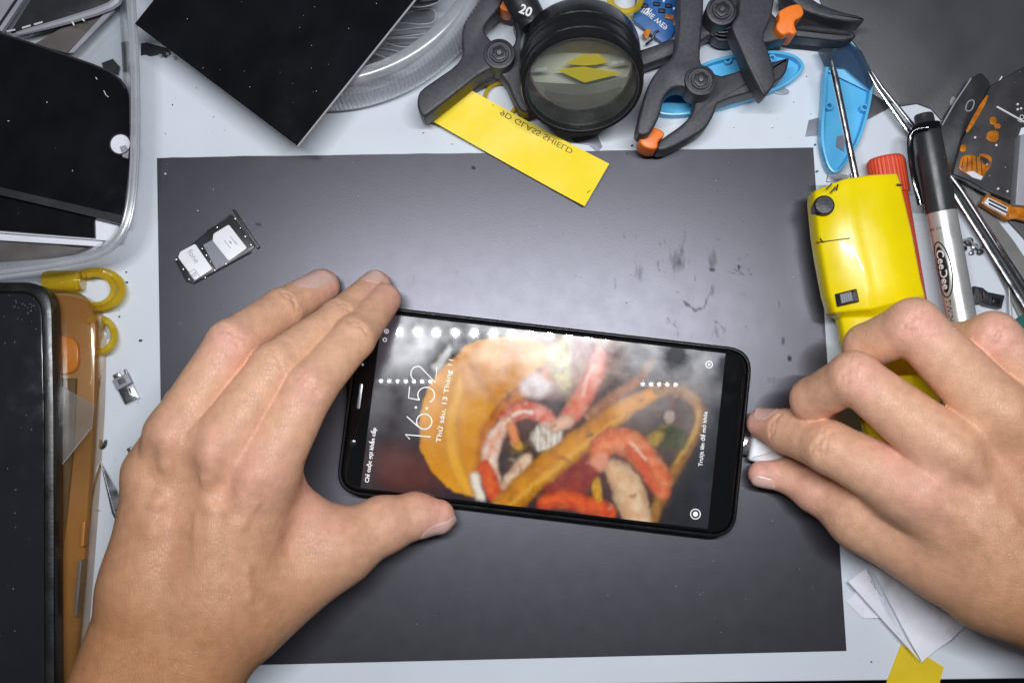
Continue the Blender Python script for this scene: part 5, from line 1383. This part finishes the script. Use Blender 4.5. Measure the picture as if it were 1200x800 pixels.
bd_ = build('emblem', *merge(wrap(oval(.92, .24), .004), wrap(oval_ring(1.10, .36, .05), .004)), M['blackprint'], mk, sharp=180)
tg = text_geo('CeeDee', .46, (np.zeros(3), np.eye(3)), bold=.006, thick=.002)
wd = np.ptp(np.asarray(tg[0])[:, 0]); tg = text_geo('CeeDee', .46, (np.zeros(3), np.eye(3)), bold=.006, thick=.002, sx=1.55 / wd)
build('lettering', *wrap(tg, .009), M['whiteprint'], bd_)
tw = text_geo('TWIN', .34, (np.array([1.62, -.02, 0]), np.eye(3)), thick=.002)
build('print', *merge(wrap(tw, .005), wrap(xf(text_geo('MAX  O.K.', .13, (np.zeros(3), np.eye(3)), thick=.002), (np.array([-1.62, 0, 0]), np.array([[0, -1.0, 0], [1.0, 0, 0], [0, 0, 1.0]]))), .005)), M['blackprint'], mk)
build('fine_print', *wrap(text_geo('XYLENE FREE PERMANENT INK', .12, (np.array([.9, -.52, 0]), np.eye(3)), thick=.002), .005), M['greyprint'], mk) if False else None

# ------------------------------------------------------------------ tweezers, strip and phone board, right
tz = thing('tweezers', 'long steel tweezers lying from the blue shell past the marker', 'tweezers', P(1110, 220, .2))
build('arm', *tube_geo([P(1018, 84, .9), P(1028, 102, .9), P(1066, 156, .65), P(1118, 226, .5), P(1210, 372, .5)], [.05, .08, .11, .13, .15], 8, False, .7), M['steel'], tz)
build('arm', *tube_geo([P(1022, 84, .9), P(1034, 102, .9), P(1074, 152, .65), P(1127, 222, .5), P(1222, 368, .5)], [.04, .06, .09, .11, .13], 8, False, .7), M['darksteel'], tz)
build('grip_edge', *tube_geo([P(1128, 219, .62), P(1150, 254, .62), P(1204, 342, .62)], .05, 6), M['steel'], tz)
bit('plastic_strip', 'grey translucent plastic strip under the tweezers right of the marker', 'strip', [(1112, 205), (1132, 212), (1152, 236), (1188, 282), (1230, 345), (1230, 400), (1195, 372), (1160, 300)], .14, M['greystrip'], .02)
gl2 = thing('glass_rod', 'clear glass rod standing out right of the small black bracket', 'rod', P(1184, 355, .15))
build('rod', *tube_geo([P(1181, 318, .2), P(1184, 384, .2)], .11, 10), M['clearplastic'], gl2)
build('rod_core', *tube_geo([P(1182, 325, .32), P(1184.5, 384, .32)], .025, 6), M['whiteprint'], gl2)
bk = thing('black_bracket', 'small black plastic bracket with metal pin right of the marker', 'bracket', P(1158, 348, .0))
build('bracket_body', *plate_geo([(1142, 335), (1152, 337), (1158, 342), (1178, 346), (1174, 361), (1156, 357), (1152, 354), (1139, 356)], .02, .55, .04), M['blackplastic'], bk)
build('pin', *tube_geo([P(1152, 341, .6), P(1153, 350, .6)], .05, 6), M['steel'], bk)
build('block', *plate_geo([(1164, 348), (1173, 350), (1172, 357), (1163, 355)], .4, .68, .03), M['rubber'], bk)
jb = thing('screw_scraps', 'tangle of tiny metal screws and clips beside the marker barrel', 'scraps', P(1142, 292, .0))
for k, (x, y, r_, h_) in enumerate(((1133, 284, .16, .3), (1140, 290, .13, .25), (1146, 296, .12, .3), (1150, 288, .1, .2), (1128, 292, .1, .25), (1137, 297, .09, .2))):
    c = P(x, y, .02); build('screw', *xf(lathe_geo([(r_ * .5, 0), (r_ * .5, h_ * .6), (r_, h_ * .6), (r_, h_), (r_ * .4, h_ + .02)], 10), (c, np.eye(3))), M['darksteel'] if k % 2 else M['blackplastic'], jb)
build('clip', *tube_geo([P(1126, 290, .3), P(1128, 282, .35), P(1136, 280, .35), P(1140, 286, .3), P(1150, 293, .25)], .06, 6), M['greyframe'], jb)
gb = thing('green_board', 'green circuit board corner beside the right hand knuckles', 'circuit board', P(1195, 380, .0))
build('board', *plate_geo([(1188, 376), (1200, 368), (1230, 376), (1230, 420), (1192, 398)], .03, .25, .02), M['pcbgreen'], gb)
for x, y in ((1194, 378), (1197, 384), (1194, 390)): build('solder_pad', *plate_geo(arc(x, y, 1.6, 0, 320, 8), .2, .3, .02), M['steel'], gb)

pb = thing('phone_display_back', 'dark back of a phone display with orange flex patches at right edge', 'display', P(1150, 160, .13))
build('frame_strip', *plate_geo(roundpoly([(1150, 84), (1162, 98), (1128, 160), (1117, 204), (1110, 203), (1098, 152), (1138, 92)], 5, 3), .14, .62, .06), M['boardframe'], pb)
build('board_plate', *plate_geo(roundpoly([(1161, 100), (1215, 70), (1240, 120), (1240, 250), (1186, 236), (1115, 207), (1127, 164)], [4, 4, 4, 4, 4, 8, 4], 3), .14, .5, .04), M['board'], pb)
build('frame_edge', *tube_geo([P(1138, 92, .62), P(1118, 122, .62), P(1104, 147, .62)], .035, 6), M['greyframe'], pb)
build('lower_rail', *tube_geo([P(1113, 204, .55), P(1135, 214, .55), P(1160, 228, .55)], [.08, .1, .08], 8), M['darksteel'], pb)
hr = [(1134, 119), (1140, 117), (1142, 120), (1139, 129), (1134, 131), (1131, 128)]
build('ear_slot', *tube_geo([P(x, y, .64) for x, y in chaikin(hr, 1)], .03, 6, True), M['greyframe'], pb)
fx = [([(1155, 111), (1160, 113), (1136, 156), (1131, 153)], 1), ([(1160, 138), (1167, 136), (1169, 143), (1164, 147), (1160, 144)], 1), ([(1164, 145), (1171, 144), (1174, 149), (1168, 152)], 1), ([(1157, 154), (1170, 152), (1171, 162), (1166, 168), (1155, 163)], 1),
      ([(1126, 169), (1133, 170), (1132, 178), (1125, 178)], 1), ([(1128, 182), (1140, 181), (1147, 185), (1149, 179), (1163, 183), (1162, 194), (1156, 202), (1151, 211), (1138, 207), (1124, 199), (1124, 192)], 1)]
for pxp, it in fx: build('flex_patch', *plate_geo(chaikin(pxp, it), .45, .56, .02), M['orangeflex'], pb)
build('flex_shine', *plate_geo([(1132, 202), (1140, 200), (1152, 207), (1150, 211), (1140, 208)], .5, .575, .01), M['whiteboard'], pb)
build('flex_trace', *merge(*[tube_geo([P(1129 + 5 * k, 186 - k, .565), P(1127 + 6 * k, 197 + 2 * k, .565)], .014, 5) for k in range(5)]), M['board'], pb)
build('flex_hole', *plate_geo([(1150, 183), (1157, 186), (1161, 191), (1154, 193), (1148, 188)], .5, .575, .01), M['board'], pb)
build('silver_spot', *plate_geo([(1157, 189), (1162, 190), (1160, 194), (1156, 193)], .5, .585, .01), M['steel'], pb)
fc = build('flex_connector', *plate_geo([(1157, 227), (1186, 241), (1182, 258), (1150, 238)], .45, .8, .03), M['orangeflex'], pb)
build('connector_body', *plate_geo([(1158, 231), (1182, 243), (1179, 253), (1153, 238)], .7, .9, .03), M['whiteboard'], fc)
for k in range(2): build('pin_row', *plate_geo([(1159, 233 + 4.5 * k), (1180, 243.5 + 4.5 * k), (1179.5, 245.5 + 4.5 * k), (1158.5, 235 + 4.5 * k)], .8, .92, 0), M['boardframe'], fc)
build('flex_tail', *plate_geo([(1186, 240), (1215, 244), (1215, 262), (1190, 256), (1182, 257)], .4, .62, .03), M['orangeflex'], pb)
build('silver_box', *plate_geo([(1196, 158), (1230, 152), (1230, 244), (1190, 240)], .5, 1.0, .05), M['greyframe'], pb)
build('tape_patch', *plate_geo([(1197, 150), (1206, 148), (1204, 166), (1192, 178), (1190, 172)], .5, .58, .01), M['whiteboard'], pb)
build('white_line', *tube_geo([P(1168, 125, .53), P(1204, 145, .53)], .04, 6), M['whiteprint'], pb)
for x, y in ((1193, 122), (1197, 127), (1193, 128), (1168, 170), (1143, 161), (1181, 224), (1170, 221)):
    build('solder_spot', *plate_geo(arc(x, y, 1.4, 0, 320, 8), .45, .56, .02), M['whiteprint'], pb)
frl = frame(P(1197, 139, .51), [.5, .86, 0], z=(0, 0, 1))
build('lettering', *text_geo('LO', .26, frl), M['whiteprint'], pb)
bit('bright_sliver', 'thin bright sliver on the dark mat above the phone display back', 'sliver', [(1168, 99), (1174, 89), (1175, 90), (1170, 99)], .2, M['white'], .01)
bit('pale_smear', 'pale dried glue smear on the dark mat left of the phone display back', 'glue', chaikin([(1113, 118), (1117, 112), (1121, 116), (1117, 126), (1114, 124)], 1), .15, M['greyframe'], .01)

# ------------------------------------------------------------------ folded tissue, front right
ts_ = thing('tissue', 'crumpled white tissue folded over under the right forearm', 'tissue', P(1065, 710, 0))
def cloth(name, c4, zf, nu=44, nv=44, zig=0):
    V = []; F = []
    a, b, c, d = [np.array(q, float) for q in c4]
    for j in range(nv + 1):
        for i in range(nu + 1):
            u, v_ = i / nu, j / nv
            p = (a * (1 - u) + b * u) * (1 - v_) + (d * (1 - u) + c * u) * v_
            if zig and i == nu: p = p + np.array([1.0, .6]) * (zig if j % 2 else -zig)
            q = P(p[0], p[1], .3); V.append([q[0], q[1], zf(u, v_)])
    V = np.array(V); n = len(V); V2 = V - [0, 0, .025]
    w_ = nu + 1
    for j in range(nv):
        for i in range(nu):
            k = j * w_ + i; F += [(k, k + w_, k + w_ + 1, k + 1), (n + k, n + k + 1, n + k + w_ + 1, n + k + w_)]
    return build(name, np.vstack([V, V2]), F, M['tissue'], ts_, sharp=80)
def wr_(s): 
    return lambda u, v_: s + .10 * float(noise2(np.array(u * 4.), np.array(v_ * 4.), 21)) * 2 + .12 * abs(math.sin(5 * u + 3 * v_ + 1.5 * math.sin(4 * v_))) ** 3 + .05 * float(noise2(np.array(u * 12.), np.array(v_ * 12.), 22))
cloth('lower_layer', [(1018, 660), (1110, 640), (1140, 728), (1080, 775)], wr_(.12))
cloth('small_fold', [(1006, 693), (1036, 700), (1040, 724), (1014, 725)], lambda u, v_: .08 + .12 * u + .03 * math.sin(7 * v_), 14, 14)
cloth('side_fold', [(993, 705), (1006, 693), (1016, 712), (1013, 725)], lambda u, v_: .06 + .08 * u, 10, 10)
cloth('fold', [(993, 681), (1013, 665), (1036, 712), (1079, 776)], lambda u, v_: .42 + .10 * u + .03 * math.sin(9 * v_), 10, 34, 1.2)

# ------------------------------------------------------------------ crumbs on the bench
def crumb_geo(px, py, r, z0):
    c = P(px, py, z0); a0 = random.uniform(0, 3); n = random.choice((4, 5, 6))
    pl = [(c[0] + r * random.uniform(.6, 1.2) * math.cos(a0 + 2 * math.pi * k / n), c[1] + r * random.uniform(.35, 1.0) * math.sin(a0 + 2 * math.pi * k / n)) for k in range(n)]
    return prism_geo(pl, z0, z0 + r * .8)
cr_ = [(140, 371, .05), (165, 399, .07), (148, 319, .05), (149, 331, .06), (124, 399, .035), (202, 123, .04), (496, 156, .045), (514, 149, .03), (735, 180, .05), (741, 171, .07), (1021, 775, .04), (955, 170, .06), (957, 201, .08), (945, 90, .03),
       (600, 197, .06), (603, 195, .05), (985, 346, .05), (982, 372, .04), (984, 402, .04), (120, 518, .03), (860, 150, .03), (905, 150, .03), (930, 120, .03)]
gs = [crumb_geo(x, y, r_, .005 if (x < 186 or y < 176 or x > 955) else .1) for x, y, r_ in cr_]
for _ in range(50):
    x, y = random.choice([(random.uniform(110, 185), random.uniform(320, 560)), (random.uniform(165, 320), random.uniform(60, 178)), (random.uniform(850, 960), random.uniform(60, 170)), (random.uniform(990, 1090), random.uniform(620, 790)), (random.uniform(1110, 1190), random.uniform(260, 380))])
    gs.append(crumb_geo(x, y, random.uniform(.012, .03), .003))
v, f = merge(*gs)
tag(build('crumbs', v, f, M['blackplastic'], at=(0, 0, 0)), kind='stuff', label='fine dark crumbs and filings scattered over the bench')
gs = []
for x, y, r_ in [(194, 204, .05), (232, 247, .035), (250, 222, .02), (232, 280, .03), (530, 168, .06), (560, 171, .03), (700, 260, .02), (420, 230, .02), (905, 610, .02)] + [(random.uniform(190, 980), random.uniform(190, 760), random.uniform(.008, .018)) for _ in range(60)]:
    gs.append(crumb_geo(x, y, r_, .1))
v, f = merge(*gs)
tag(build('specks', v, f, M['whiteprint'], at=(0, 0, 0)), kind='stuff', label='pale dust specks on the black sheet')
